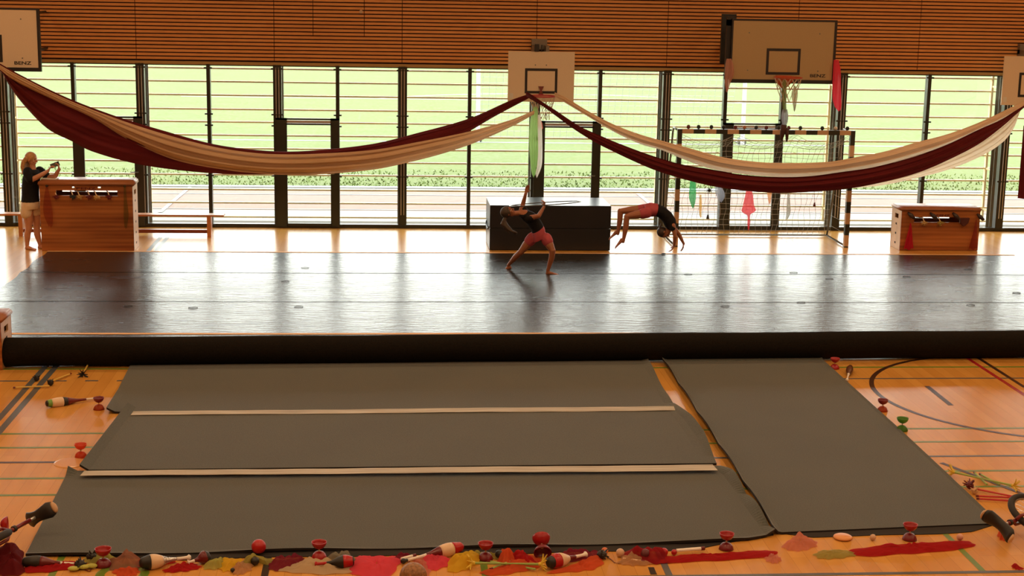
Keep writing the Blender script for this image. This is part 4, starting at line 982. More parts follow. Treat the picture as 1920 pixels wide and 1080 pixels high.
mesh_obj(hairmesh(parts, .004, 2), 'hair', [mat('mid brown hair', (.26, .115, .035), .5, noise_s=60, noise_a=.4)], pc)

# =================== juggling and circus props ===================
def axis_matrix(p, d, roll=0):
    d = Vector(d).normalized(); q = d.to_track_quat('Z', 'Y'); return Matrix.Translation(p) @ q.to_matrix().to_4x4()
def colm(nm, c, rough=.3, tr=0): return mat(nm, c, rough, trans=tr)
P_RED = colm('red diabolo cup', (.34, .006, .010)); P_RED2 = colm('deep red diabolo cup', (.16, .006, .014)); P_ORG = colm('orange diabolo cup', (.62, .11, .03), .3, .25); P_ORR = colm('red orange cup', (.80, .12, .04), .3, .3)
P_GRN = colm('green diabolo cup', (.14, .36, .05), .3, .2); P_BLU = colm('dark grey blue cup', (.03, .035, .045), .3); P_AX = colm('pale axle', (.62, .45, .30), .4)
def diabolo(label, pos, axis, m1, m2, s=1.0, max_=None):
    t = thing('diabolo', label, 'diabolo', pos, group='diabolos'); d = Vector(axis).normalized()
    prof = [(.013, .010), (.020, .012), (.036, .020), (.050, .036), (.058, .054), (.061, .068), (.058, .068), (.054, .054), (.046, .038), (.033, .025), (.0, .018)]
    for sg, m in ((1, m1), (-1, m2)): MB().lathe([(r*s, z*s) for r, z in prof], 24, axis_matrix((0, 0, 0), d*sg)).build('cup', m, t, smooth=True)
    MB().lathe([(.0, -.022*s), (.011*s, -.022*s), (.007*s, -.008*s), (.006*s, 0), (.007*s, .008*s), (.011*s, .022*s), (0, .022*s)], 12, axis_matrix((0, 0, 0), d)).build('axle', max_ or P_AX, t, smooth=True); return t
def upright(px, py, s=1.0): g = G(px, py); return Vector((g.x, g.y+.05*s, .069*s+.001))
def on(px, py, z=0.0): return G(px, py, z)
diabolo('red diabolo standing upright near the left end of the scarf row', upright(192, 1066, 1.05), (0, 0, 1), P_RED, P_RED2, 1.05)
diabolo('red diabolo standing upright behind the pale crumpled scarf', upright(598, 1051), (0, 0, 1), P_RED, P_RED)
diabolo('red diabolo standing upright beside the yellow scarf', upright(911, 1053), (0, 0, 1), P_RED, P_RED2)
p = on(1018, 1050); diabolo('dark red diabolo lying on its rim with one cup towards the camera', (p.x, p.y+.10, .085), (0, -.78, -.42), P_RED2, P_RED, 1.2)
diabolo('small red diabolo standing by the far right corner of the mats', upright(1567, 693, .95), (0, 0, 1), P_RED, P_RED, .95)
diabolo('red and orange diabolo standing alone right of the mat', upright(1657, 773, .95), (0, 0, 1), P_DK if False else P_RED2, P_ORG, .95)
diabolo('green diabolo standing right of the grey mat', upright(1694, 810, 1.0), (0, 0, 1), P_GRN, P_GRN, 1.0)
diabolo('red and orange diabolo standing left of the mats beside the long club', upright(184, 770, .95), (0, 0, 1), P_RED2, P_ORG, .95)
diabolo('orange red diabolo standing on the floor above the round socket cover', upright(150, 860, .95), (0, 0, 1), P_ORR, P_ORR, .95)
diabolo('dark grey diabolo standing against the roll at the mat corner', upright(249, 686, 1.0), (0, 0, 1), P_BLU, P_BLU, 1.0)
p = on(-2, 997); diabolo('red diabolo lying on its side at the left edge', (p.x+.005, p.y, .062), (1, .15, .05), P_RED, P_RED, 1.0)
diabolo('red diabolo standing at the near edge of the right mat', upright(1709, 1016, 1.0), (0, 0, 1), P_RED, P_RED2, 1.0)
diabolo('red diabolo at the near end of the gap between the mats', upright(1364, 1034, 1.0), (0, 0, 1), P_RED, P_RED2, 1.0)

def club(label, p0, p1, segs, s=1.0, z0=.02, z1=.048, name='juggling_club'):
    """p0: knob end px, p1: body end px. segs: (t0,t1,part name,material)"""
    a = on(*p0); a.z = z0; b = on(*p1); b.z = z1; L = (b-a).length; d = (b-a)/L
    def r(t):
        T = [(0, .010), (.015, .019), (.05, .018), (.07, .011), (.30, .011), (.45, .017), (.60, .036), (.72, .046), (.82, .044), (.93, .034), (.985, .027), (1.0, .015)]
        return smooth_interp(T, t)*s
    t = thing(name, label, 'juggling club', a, group='juggling clubs')
    for t0, t1, nm, m in segs:
        n = max(4, int((t1-t0)*30)); prof = [(r(t0+(t1-t0)*i/n), (t0+(t1-t0)*i/n)*L) for i in range(n+1)]
        prof = [(0, prof[0][1])]+prof+[(0, prof[-1][1])]
        MB().lathe(prof, 18, axis_matrix((0, 0, 0), d)).build(nm, m, t, smooth=False if n < 3 else True)
    return t
WB = mat('white club band', (.72, .52, .34), .35); BK = M_BLACK; DR = M_DKRED; GB = mat('green club ring', (.16, .34, .06), .3); SLV = mat('silver club foil', (.55, .55, .56), .15, .7); WH = mat('white handle', (.78, .72, .64), .3)
club('long club with green end, white band and dark red body lying left of the mats', (190, 749), (86, 765), [(0, .05, 'knob', BK), (.05, .28, 'handle', WH), (.28, .62, 'body', DR), (.62, .70, 'collar', BK), (.70, .90, 'band', WB), (.90, .97, 'ring', GB), (.97, 1, 'tip', BK)], 1.15)
club('dark brown club lying with its white handle towards the right mat', (1588, 716), (1594, 695), [(0, .1, 'knob', WH), (.1, .45, 'handle', WH), (.45, 1, 'body', mat('brown club body', (.09, .03, .012), .3))], .95, .02, .05)
club('black and red club with white handle at the left of the scarf row', (150, 1062), (42, 1064), [(0, .10, 'knob', M_RED), (.10, .34, 'handle', WH), (.34, .68, 'body', DR), (.68, 1, 'body_end', BK)], 1.15)
club('club with cream band, black ribbed end and silver neck pointing left', (358, 1055), (262, 1070), [(0, .28, 'handle', WH), (.28, .55, 'neck', SLV), (.55, .80, 'band', WB), (.80, 1, 'tip', BK)], 1.3, .045, .06)
club('dark red and black club lying between the red and green scarves', (352, 1062), (394, 1054), [(0, .30, 'handle', WH), (.30, .8, 'body', DR), (.8, 1, 'tip', BK)], 1.2, .03, .05)
club('red club with wide black middle lying on the pale scarf', (590, 1068), (664, 1064), [(0, .30, 'neck', M_RED), (.30, .72, 'body', BK), (.72, .96, 'body_end', M_RED), (.96, 1, 'tip', BK)], 1.15, .045, .055)
club('club with cream band and red end lying between pink and yellow scarves', (752, 1060), (868, 1036), [(0, .10, 'knob', BK), (.10, .40, 'handle', WH), (.40, .62, 'neck', DR), (.62, .82, 'band', WB), (.82, 1, 'tip', M_RED)], 1.2, .03, .055)
club('club with black tip, red collar and cream band pointing at the camera', (1100, 1046), (1027, 1069), [(0, .3, 'handle', WH), (.3, .48, 'neck', DR), (.48, .74, 'band', WB), (.74, .90, 'ring', M_RED), (.90, 1, 'tip', BK)], 1.35, .03, .06)

def tassel(mb, p, d, r=.05, n=9, th=.006, seed=0):
    rr = random.Random(seed); d = Vector(d).normalized(); u = d.orthogonal().normalized(); v = d.cross(u)
    for i in range(n):
        a = 2*PI*i/n+rr.random()*.5; o = (u*math.cos(a)+v*math.sin(a)); q = Vector(p)+o*r*.35+d*r*.3; e = Vector(p)+o*r*rr.uniform(.7, 1.1)+d*r*rr.uniform(.3, .9); e.z = max(e.z, .006)
        mb.tube([p, q, e], [th*.7, th, th*.5], 5)
F_YEL = mat('yellow petals', (.72, .52, .05), .6); F_GRN = mat('green rubber stick', (.30, .42, .10), .5); F_BLK = mat('black rubber petals', (.010, .008, .008), .6); F_TAN = mat('yellow wooden stick', (.62, .42, .08), .5)
F_RED = mat('dark red petals', (.12, .006, .01), .6)
def flower_stick(label, p0, p1, ms, mf, ends=(1, 1), z=.03, r=.011, fr=.075, seed=0, name='flower_stick'):
    a = on(*p0); a.z = z; b = on(*p1); b.z = z; d = (b-a).normalized(); t = thing(name, label, 'flower stick', a, group='flower sticks')
    wpart(MB().tube([a, a.lerp(b, .5), b], [r, r*.7, r], 8), 'stick', ms, t)
    for e, p, dd in ((ends[0], a, -d), (ends[1], b, d)):
        if e:
            m = MB(); tassel(m, p, dd, fr, 11, .0075, seed); m.ell(p, r*1.5, 8, 6); wpart(m, 'flower', mf, t)
    return t
def hand_stick(label, p0, p1, m=F_GRN, z=.02, mt=None):
    a = on(*p0); a.z = z; b = on(*p1); b.z = z; t = thing('control_stick', label, 'stick', a, group='control sticks'); d = (b-a).normalized()
    wpart(MB().tube([a, b], .009, 8), 'shaft', m, t); wpart(MB().tube([a-d*.012, a+d*.012], .011, 8), 'end_cap', mt or M_DKRED, t); return t
flower_stick('yellow-flowered green stick lying in front of the seated child and yellow scarf', (888, 1066), (1012, 1068), F_GRN, F_YEL, z=.045, seed=2)
hand_stick('green control stick crossing under the flower stick from upper left', (917, 1057), (1004, 1072)); hand_stick('green control stick slanting up to the right under the flower stick', (921, 1071), (962, 1055))
flower_stick('flower stick with yellow ends lying beyond the unicycle on the right', (1788, 894), (1898, 919), F_GRN, F_YEL, z=.045, seed=3)
hand_stick('green control stick, upper left of the pair on the right floor', (1827, 890), (1850, 912)); hand_stick('green control stick, right of the pair on the right floor', (1838, 893), (1874, 913))
flower_stick('black-tufted stick pointing up against the roll on the left', (156, 706), (165, 688), F_TAN, F_BLK, (1, 0), z=.03, seed=4)
t = thing('rubber_tuft', 'black rubber tuft lying on the grey court lines, left', 'tuft', on(69, 714)); m = MB(); p = on(69, 715); m.ell((p.x, p.y, .035), .032, 12, 8); tassel(m, Vector((p.x, p.y, .035)), (0, 0, 1), .045, 12, .008, 8); wpart(m, 'petals', F_BLK, t)
t = thing('rubber_tuft', 'black rubber tuft between the two yellow sticks, left', 'tuft', on(95, 722)); m = MB(); p = on(95, 723); m.ell((p.x, p.y, .035), .034, 12, 8); tassel(m, Vector((p.x, p.y, .035)), (0, 0, 1), .045, 12, .008, 9); wpart(m, 'petals', F_BLK, t)
hand_stick('thin yellow control stick lying level across the grey lines', (27, 730), (93, 727), F_TAN); hand_stick('thin yellow control stick slanting up from the black tuft', (132, 704), (99, 717), F_TAN)
# red sticks near the right unicycle
for a, b, l in (((1822, 919), (1905, 936), 'upper slanting one of the three red sticks by the unicycle'), ((1832, 934), (1905, 937), 'middle one of the three red sticks by the unicycle'), ((1833, 939), (1896, 943), 'lower one of the three red sticks by the unicycle')): hand_stick(l, a, b, mat('red stick', (.50, .03, .03), .4), z=.02)
t = thing('rubber_tuft', 'dark red rubber tuft at the mat edge beside the red sticks', 'tuft', on(1818, 918)); m = MB(); p = on(1818, 918); m.ell((p.x, p.y, .04), .035, 12, 8); tassel(m, Vector((p.x, p.y, .04)), (-.3, 0, .6), .06, 12, .009, 12); wpart(m, 'petals', F_RED, t)
t = thing('rubber_tuft', 'pale rubber tuft just below the dark red tuft, right', 'tuft', on(1826, 926)); m = MB(); p = on(1827, 927); m.ell((p.x, p.y, .03), .028, 12, 8); tassel(m, Vector((p.x, p.y, .03)), (-.2, 0, .6), .045, 9, .008, 13); wpart(m, 'petals', mat('beige petals', (.55, .33, .16), .6), t)

def ball(label, px, py, r, m, z=None, name='juggling_ball'):
    g = on(px, py); o = MB().ell((0, 0, 0), r, 20, 14).build(name, m, None, smooth=True, loc=(g.x, g.y+r*.3, r+.002 if z is None else z)); tag(o, label, 'ball', 'juggling balls'); return o
ball('red ball behind the olive scarf, topmost in the row', 485, 1043, .058, M_RED, .075); ball('black ball in the fold of the olive scarf', 478, 1061, .034, M_BLACK)
ball('small black ball at the tip of the cream scarf', 436, 1074, .018, M_BLACK); ball('black ball right of the upright diabolo by the yellow scarf', 936, 1048, .034, M_BLACK)
ball('pale beige ball at the left end of the beige scarf', 1163, 1045, .034, mat('pale ball', (.62, .40, .26), .5)); ball('dark maroon ball on the red scarf heap', 1210, 1049, .040, mat('maroon ball', (.10, .01, .015), .5))
ball('red ball with white top beside the near mat edge', 1245, 1044, .034, M_RED); ball('small red ball left of the white stick', 1264, 1042, .024, M_RED)
ball('pale ball in front of the near edge of the right mat', 1637, 1014, .026, mat('pale ball', (.62, .40, .26), .5)); ball('pinkish ball behind the right saddle', 1800, 1014, .028, mat('pink beige ball', (.62, .33, .25), .5))
ball('small orange-topped ball beside the black poi', 1134, 1040, .028, mat('orange ball', (.62, .16, .05), .5))
def poi(label, px, py, r, m, cord=None, mc=None):
    g = on(px, py); t = thing('poi', label, 'poi', g, group='poi'); mb = MB(); mb.ell((g.x, g.y, r), (r*1.2, r, r), 14, 10); tassel(mb, Vector((g.x, g.y, r)), (.3, -.2, .2), r*1.5, 9, .009, int(px)); wpart(mb, 'head', m, t)
    if cord: pts = [on(*c) for c in cord]; wpart(MB().tube([(p.x, p.y, .006) for p in pts], .004, 6), 'cord', mc or M_DKRED, t)
    return t
poi('black poi lying beside the green petals at the left', 150, 1066, .035, M_BLACK, [(158, 1066), (160, 1070), (168, 1073), (172, 1068)]); poi('black poi with a thin brown cord right of the orange scarf', 1128, 1048, .035, M_BLACK, [(1138, 1046), (1146, 1050), (1152, 1056), (1160, 1058), (1168, 1052)], mat('brown cord', (.22, .08, .03), .6))
poi('black poi under the near mat edge left of the red diabolo', 172, 1052, .035, M_BLACK)
for px, py, l, sd in ((138, 1071, 'left yellow-green petal tuft beside the black poi', 1), (157, 1068, 'middle yellow-green petal tuft beside the black poi', 2), (172, 1066, 'right yellow-green petal tuft beside the black poi', 3)):
    t = thing('petal_tuft', l, 'tuft', on(px, py)); m = MB(); p = on(px, py); m.ell((p.x, p.y, .022), (.045, .028, .018), 12, 8); wpart(m, 'petals', mat('yellow green petals', (.45, .46, .08), .6), t)
# white sticks
def rod(label, p0, p1, r, m, z=.03, name='baton'):
    a = on(*p0); a.z = z; b = on(*p1); b.z = z; d = (b-a).normalized(); t = thing(name, label, 'stick', a); wpart(MB().tube([a, b], r, 10), 'shaft', m, t)
    wpart(MB().tube([b-d*.02, b+d*.012], r*1.15, 10), 'end_cap', M_DKRED, t); return t
rod('glossy white baton lying on the red scarf strip at the bottom', (1268, 1040), (1318, 1036), .014, mat('glossy white rod', (.9, .86, .78), .2), .035)
rod('thin pale baton left of the crown of the child, on the pink scarf', (752, 1055), (777, 1048), .012, WH, .03); rod('pale rod on the beige scarf by the maroon ball', (1168, 1052), (1206, 1057), .009, WB, .02)

# ---- scarves: crumpled thin cloth ----
def scarf(label, pts, h, m, seed=0, z0=.004, name='scarf', rough=1.0, nr=9):
    B = [on(*p) for p in pts]; c = sum(B, Vector())/len(B); B = [c+(b-c)*1.10+Vector((0, (b.y-c.y)*.12, 0)) for b in B]; h = h*1.25; n = len(B); NT = 64
    def bd(t):
        x = t*n % n; i = int(x); f = x-i; p0, p1, p2, p3 = B[(i-1) % n], B[i], B[(i+1) % n], B[(i+2) % n]
        return .5*((2*p1)+(p2-p0)*f+(2*p0-5*p1+4*p2-p3)*f*f+(3*p1-p0-3*p2+p3)*f**3)
    def fn(u, v):
        b = bd(u % 1.0); r = max(v, .02); p = c.lerp(b, r)
        q = Vector((p.x*9, p.y*9, seed*3.1)); w1 = noise.noise(q); w2 = noise.noise(q*2.3+Vector((5, 1, 2)))
        z = z0+h*(1-r**3)**1.5*(.55+1.0*w1)+.040*rough*(1-r**4)*abs(w2)+.006*rough*abs(math.sin(u*2*PI*7+seed))*(.3+r*.5)
        wob = .012*rough*math.sin(u*2*PI*9+seed*2)*r
        d = (b-c); d = d.normalized() if d.length > 0 else d
        return (p.x+d.x*wob, p.y+d.y*wob, max(z0*.8, z))
    o = MB().grid(fn, NT, nr).build(name, m, None, smooth=True, origin=(c.x, c.y, 0)); tag(o, label, 'scarf', 'juggling scarves'); return o
def sm(nm, c, tr=.18): return mat('scarf '+nm, c, .75, spec=.2, trans=tr, noise_s=0)
S_RED, S_PINK, S_YEL, S_WHT, S_OLV, S_MAR, S_ORG, S_ROSE, S_LIME, S_BEI, S_GRY = (sm('red', (.50, .012, .015), .1), sm('pink', (.85, .10, .16), .15), sm('yellow', (.80, .56, .04), .15), sm('white', (.66, .55, .36), .15), sm('olive', (.48, .44, .12), .25), sm('maroon', (.26, .02, .05), .25),
    sm('orange', (.74, .13, .04), .2), sm('rose', (.45, .22, .15), .4), sm('lime', (.55, .56, .16), .3), sm('beige', (.62, .38, .2), .3), sm('grey', (.36, .34, .26), .35))
scarf('long red scarf strip under the left club', [(45, 1068), (60, 1060), (95, 1058), (130, 1056), (150, 1058), (148, 1065), (100, 1071), (60, 1073)], .02, S_RED, 1)
scarf('red scarf heap under the left unicycle', [(-10, 1040), (20, 1028), (40, 1040), (44, 1060), (42, 1073), (15, 1076), (-10, 1070)], .07, sm('dark red', (.17, .008, .014), .05), 2)
scarf('pale green scarf behind the left upright diabolo', [(160, 1052), (170, 1046), (200, 1046), (215, 1050), (200, 1056), (170, 1057)], .06, S_LIME, 3)
scarf('thin rosy see-through scarf right of the left upright diabolo', [(205, 1056), (215, 1050), (232, 1046), (252, 1050), (266, 1056), (258, 1066), (235, 1070), (212, 1068)], .06, S_ROSE, 4)
scarf('orange red folded scarf at the very bottom near the green circle', [(214, 1073), (228, 1068), (250, 1068), (259, 1073), (250, 1079), (225, 1080)], .02, S_ORG, 5)
scarf('bright red scarf behind the club with the cream band', [(257, 1058), (265, 1052), (290, 1050), (315, 1051), (326, 1055), (300, 1061), (268, 1064)], .035, S_RED, 6)
scarf('red scarf in front of the silver-necked club', [(310, 1070), (335, 1061), (365, 1061), (372, 1066), (350, 1071), (318, 1073)], .02, S_RED, 7)
scarf('lime green scarf left of the yellow one', [(384, 1066), (392, 1057), (406, 1051), (420, 1054), (420, 1063), (405, 1067)], .045, S_LIME, 8)
scarf('small golden yellow scarf with pale edge, left of centre', [(412, 1058), (430, 1051), (452, 1052), (456, 1058), (446, 1064), (432, 1069), (418, 1070)], .04, S_YEL, 9)
scarf('cream scarf with a black ball at its tip', [(436, 1070), (444, 1060), (462, 1056), (474, 1060), (468, 1070), (452, 1076), (442, 1076)], .03, S_BEI, 10)
scarf('olive scarf arched over the black ball', [(455, 1062), (462, 1053), (480, 1049), (502, 1050), (511, 1056), (500, 1060), (478, 1056), (466, 1062)], .06, S_OLV, 11)
scarf('maroon see-through scarf left of the pale one', [(506, 1062), (515, 1052), (545, 1050), (566, 1048), (560, 1058), (540, 1066), (516, 1069)], .035, S_MAR, 12)
scarf('large pale crumpled scarf under the red and black club', [(530, 1070), (545, 1062), (565, 1055), (582, 1052), (600, 1056), (630, 1052), (655, 1060), (660, 1070), (630, 1075), (590, 1075), (555, 1073)], .03, S_WHT, 13)
scarf('pale grey see-through scarf bulging behind the pale one', [(615, 1053), (622, 1046), (645, 1044), (662, 1050), (666, 1056), (640, 1058)], .09, S_GRY, 14)
scarf('large bright pink scarf left of the child', [(655, 1068), (664, 1052), (690, 1047), (722, 1048), (742, 1048), (748, 1056), (738, 1068), (724, 1084), (700, 1084), (678, 1078)], .045, S_PINK, 15)
scarf('small purple scarf at the mat edge above the child', [(738, 1052), (748, 1044), (762, 1043), (776, 1048), (765, 1053)], .03, S_MAR, 16)
scarf('pale pink scarf between the child and the pink scarf', [(772, 1052), (788, 1050), (800, 1058), (806, 1070), (800, 1078), (792, 1066), (780, 1058)], .02, sm('pale pink', (.75, .34, .26), .4), 17)
scarf('bright pink scarf right of the child under the club', [(793, 1058), (800, 1048), (818, 1044), (838, 1050), (846, 1056), (834, 1062), (815, 1068), (800, 1066)], .06, S_PINK, 18)
scarf('large yellow scarf left of the upright diabolo', [(840, 1060), (850, 1048), (870, 1042), (890, 1041), (902, 1046), (896, 1056), (880, 1064), (860, 1070), (845, 1070)], .06, S_YEL, 19)
scarf('pale green strip of scarf behind the upright diabolo', [(868, 1046), (885, 1039), (905, 1040), (925, 1044), (945, 1048), (930, 1049), (900, 1045)], .03, S_OLV, 20)
scarf('orange scarf rising behind the flower stick', [(934, 1050), (938, 1040), (950, 1036), (962, 1042), (966, 1052), (955, 1060), (940, 1060)], .09, S_ORG, 21)
scarf('orange red scarf spread under the flower stick', [(905, 1074), (930, 1066), (950, 1056), (985, 1046), (1005, 1050), (1008, 1062), (990, 1068), (960, 1074), (930, 1077)], .03, S_ORG, 22)
scarf('dark red scarf left of the lying diabolo', [(960, 1046), (975, 1040), (990, 1044), (1010, 1058), (990, 1062), (970, 1056)], .04, S_RED, 23)
scarf('long maroon scarf right of the lying diabolo', [(1035, 1050), (1050, 1042), (1070, 1038), (1095, 1040), (1118, 1036), (1118, 1044), (1095, 1051), (1060, 1053), (1042, 1056)], .045, S_MAR, 24)
scarf('orange red scarf in front of the long maroon one', [(1030, 1074), (1060, 1066), (1085, 1056), (1110, 1048), (1122, 1048), (1128, 1056), (1115, 1066), (1090, 1070), (1060, 1072)], .03, S_ORG, 25)
scarf('beige scarf left of the maroon ball', [(1160, 1056), (1175, 1046), (1195, 1042), (1204, 1050), (1218, 1058), (1195, 1060), (1175, 1059)], .03, S_BEI, 26)
scarf('red see-through scarf behind the maroon ball', [(1172, 1046), (1182, 1036), (1205, 1034), (1228, 1038), (1248, 1046), (1250, 1054), (1225, 1056), (1200, 1050)], .07, sm('red veil', (.42, .02, .03), .3), 27)
scarf('long red scarf strip running right below the white baton', [(1222, 1052), (1260, 1046), (1330, 1042), (1400, 1037), (1440, 1036), (1440, 1044), (1380, 1049), (1300, 1053), (1240, 1056)], .015, S_RED, 28)
scarf('pink veil at the near left corner of the right mat', [(1470, 1026), (1488, 1014), (1515, 1012), (1530, 1022), (1512, 1030), (1488, 1032)], .06, sm('pale pink', (.75, .34, .26), .4), 29)
scarf('olive scarf at the near edge of the right mat, left part', [(1530, 1040), (1560, 1034), (1590, 1036), (1600, 1042), (1570, 1047), (1540, 1047)], .02, S_OLV, 30)
scarf('long dark red scarf strip along the near edge of the right mat', [(1600, 1034), (1650, 1026), (1720, 1022), (1800, 1018), (1815, 1026), (1760, 1034), (1690, 1038), (1630, 1042)], .02, S_RED, 31)
scarf('small red scarf scrap near the bottom right corner', [(1899, 1064), (1908, 1063), (1916, 1067), (1914, 1069), (1904, 1068)], .004, S_RED, 32)
scarf('orange red scarf between the right saddle and wheel', [(1872, 1004), (1880, 996), (1890, 994), (1894, 1004), (1888, 1012), (1876, 1012)], .05, S_ORG, 33)
scarf('pale pink scarf strip at the near end of the gap', [(1436, 1050), (1446, 1042), (1458, 1044), (1462, 1052), (1450, 1056)], .02, sm('pale pink', (.75, .34, .26), .4), 34)
g = on(1580, 1010); o = MB().lathe([(.0, .030), (.060, .030), (.075, .022), (.080, .012), (.07, .004), (0, .004)], 32, Matrix.Translation((g.x, g.y, 0))).build('spinning_plate', mat('orange plate', (.72, .30, .09), .35), smooth=True); tag(o, 'orange spinning plate at the near edge of the right mat', 'plate')

# ---- unicycles ----
def unicycle(label, hub, u, f, R=.25, seat_d=.52, mfork=None, seatm=None):
    t = thing('unicycle', label, 'unicycle', hub); f = Vector(f).normalized(); u = Vector(u); u = (u-f*u.dot(f)).normalized(); n = f.cross(u); H = Vector(hub)
    Pn = lambda mb, nm, m, **k: wpart(mb, nm, m, t, **k)
    ring = lambda r, m=48: [H+(f*math.cos(2*PI*i/m)+u*math.sin(2*PI*i/m))*r for i in range(m)]
    Pn(MB().tube(ring(R-.026), .029, 12, closed=True), 'tyre', mat('black tyre', (.018, .014, .012), .7), smooth=True)
    Pn(MB().tube(ring(R-.05), .011, 8, closed=True), 'rim', mat('steel rim', (.35, .30, .24), .3, .8), smooth=True)
    sp = MB()
    for i in range(24):
        a = 2*PI*i/24; e = H+(f*math.cos(a)+u*math.sin(a))*(R-.055); sp.tube([H+n*(.03 if i % 2 else -.03), e], .0016, 4)
    Pn(sp, 'spokes', M_SILVER)
    mf = mfork or mat('maroon frame paint', (.16, .010, .012), .3)
    Pn(MB().tube([H-n*.04, H+n*.04], .024, 12), 'hub', M_BLACK)
    fk = MB()
    for q in (1, -1): fk.tube([H+n*q*.05, H+n*q*.05+u*(R+.01), H+n*q*.02+u*(R+.05)], .014, 10)
    fk.tube([H+u*(R+.04), H+u*(seat_d-.06)], .017, 12); Pn(fk, 'fork', mf, smooth=True)
    Pn(MB().tube([H+u*(R+.11), H+u*(R+.135)], .026, 12), 'clamp', M_BLACK); Pn(MB().tube([H+u*(seat_d-.08), H+u*seat_d], .013, 10), 'seat_post', M_SILVER)
    for q in (1, -1):
        e = H+n*q*.07+f*q*.13; Pn(MB().tube([H+n*q*.06, e], .010, 8), 'crank', M_SILVER)
        c = e+n*q*.055; Pn(MB().hexa([c+f*a*.045+n*b*.045-u*.012 for a, b in ((-1, -1), (1, -1), (1, 1), (-1, 1))], [c+f*a*.045+n*b*.045+u*.012 for a, b in ((-1, -1), (1, -1), (1, 1), (-1, 1))]), 'pedal', M_BLACK)
    S = H+u*(seat_d+.03); sd = MB(); secs = []
    for i in range(11):
        x = -1+2*i/10; wd = .048+.028*abs(x)**1.5-(.02 if abs(x) > .95 else 0); secs.append((S+f*x*.145+u*(.045*x*x), n*wd, u*(.030+.004*(1-x*x))))
    torso(sd, secs, 16); Pn(sd, 'saddle', seatm or M_BLACK, smooth=True)
    for x in (-1, 1):
        b = MB(); torso(b, [(S+f*x*.146+u*.050, n*.048, u*.022), (S+f*x*.158+u*.056, n*.046, u*.022), (S+f*x*.168+u*.060, n*.030, u*.014)], 14); Pn(b, 'bumper', mat('cream bumper', (.60, .38, .22), .4), smooth=True)
    return t
g = on(-33, 1062); unicycle('unicycle lying at the left edge with black saddle and cream bumper', (g.x, g.y, .16), (.5, .8, .10), (.75, -.42, .5), seat_d=.62)
g = on(1940, 994); unicycle('unicycle lying at the right edge with its wheel cut off by the frame', (g.x, g.y, .14), (-.85, -.52, .03), (.48, -.75, -.42), seat_d=.47)

# =================== things hanging on hoops, goal and boxes ===================
def hang(label, rows, Y, m, nf=3, amp=.02, name='hanging_scarf', cat='scarf', group='scarves hanging up'):
    """rows: (y, x_left, x_right) pixel measurements on the plane at depth Y"""
    L = [(r[0], r[1]) for r in rows]; R = [(r[0], r[2]) for r in rows]; y0, y1 = rows[0][0], rows[-1][0]
    def fn(u, v):
        y = y0+(y1-y0)*v; a, b = smooth_interp(L, y), smooth_interp(R, y); p = W(a+(b-a)*u, y+1.5*math.sin(u*9+v*3)*v, Y)
        p.y += amp*math.sin(u*nf*2*PI+v*4)*min(1, .3+v)-.01; return p
    o = MB().grid(fn, 16, 24).build(name, m, None, smooth=True, origin=W((rows[0][1]+rows[0][2])/2, y0, Y)); tag(o, label, cat, group); return o
H_GRN = sm('fresh green', (.40, .62, .20), .3); H_GRN2 = sm('green', (.05, .50, .16), .2); H_WHT = sm('white cloth', (.80, .76, .70), .1)
hang('green and yellow thin scarf hanging from the middle hoop', [(200, 1001, 1008), (220, 995, 1009), (260, 992, 1010), (300, 994, 1008), (325, 997, 1005), (332, 1000, 1001)], -1.02, H_GRN, 4)
hang('long white cloth strip hanging from the middle hoop', [(215, 1008, 1013), (240, 1008, 1016), (280, 1009, 1017), (310, 1007, 1016), (325, 1004, 1011), (333, 1006, 1007)], -1.06, H_WHT, 1)
hang('short pink scarf hanging beside the white cloth strip', [(218, 1009, 1012), (230, 1010, 1016), (242, 1014, 1018)], -1.00, sm('salmon', (.80, .28, .22), .2), 1)
for x, y, l in ((1007, 259, 'upper black ball hanging beside the white cloth strip'), (1006, 315, 'lower small black ball hanging beside the white cloth strip')):
    p = W(x, y, -1.0); t = thing('poi', l, 'poi', p, group='poi'); q = W(x, y-40, -1.0); wpart(MB().ell(p, (.022, .022, .034 if y < 300 else .02), 12, 8), 'head', M_BLACK, t); wpart(MB().tube([p, q], .003, 5), 'cord', M_BLACK, t)
p = W(1023, 203, -1.0); t = thing('poi', 'thin dark cord hanging right of the middle hoop', 'poi', p, group='poi'); wpart(MB().tube([W(1023, 190, -1.0), W(1024, 226, -1.0)], .006, 6), 'cord', M_DKRED, t); wpart(MB().ell(W(1023.5, 215, -1.0), (.011, .011, .05), 8, 8), 'head', M_DKRED, t)
hang('olive scarf twisted down from the right hoop', [(150, 1466, 1474), (175, 1467, 1475), (195, 1467, 1474), (210, 1468, 1474)], -2.38, sm('olive twist', (.26, .28, .10), .1), 2)
hang('blue-grey and white cloth knotted below the olive scarf', [(205, 1467, 1476), (218, 1465, 1478), (232, 1466, 1476), (240, 1464, 1470)], -2.40, sm('blue grey', (.35, .36, .42), .1), 2)
hang('straw coloured tassel cloth in the torn net of the right hoop', [(161, 1488, 1492), (175, 1484, 1496), (192, 1486, 1494), (208, 1488, 1490)], -2.36, sm('straw', (.55, .38, .26), .3), 4)
for rows, l in (([(234, 1464, 1476), (245, 1463, 1473), (256, 1462, 1470), (263, 1463, 1466)], 'left dark pointed pouch hanging over the goal crossbar'), ([(240, 1472, 1478), (252, 1472, 1479), (260, 1473, 1478), (266, 1474, 1476)], 'right dark pointed pouch hanging over the goal crossbar')):
    P0 = W((rows[0][1]+rows[0][2])/2, rows[0][0], -2.42); m = MB(); pts = [W((a+b)/2, y, -2.42) for y, a, b in rows]; m.tube(pts, [max(.012, (b-a)/220) for y, a, b in rows], 10)
    o = m.build('juggling_pouch', mat('dark red black cloth', (.05, .012, .008), .7), smooth=True, origin=P0); tag(o, l, 'pouch', 'pouches hanging')
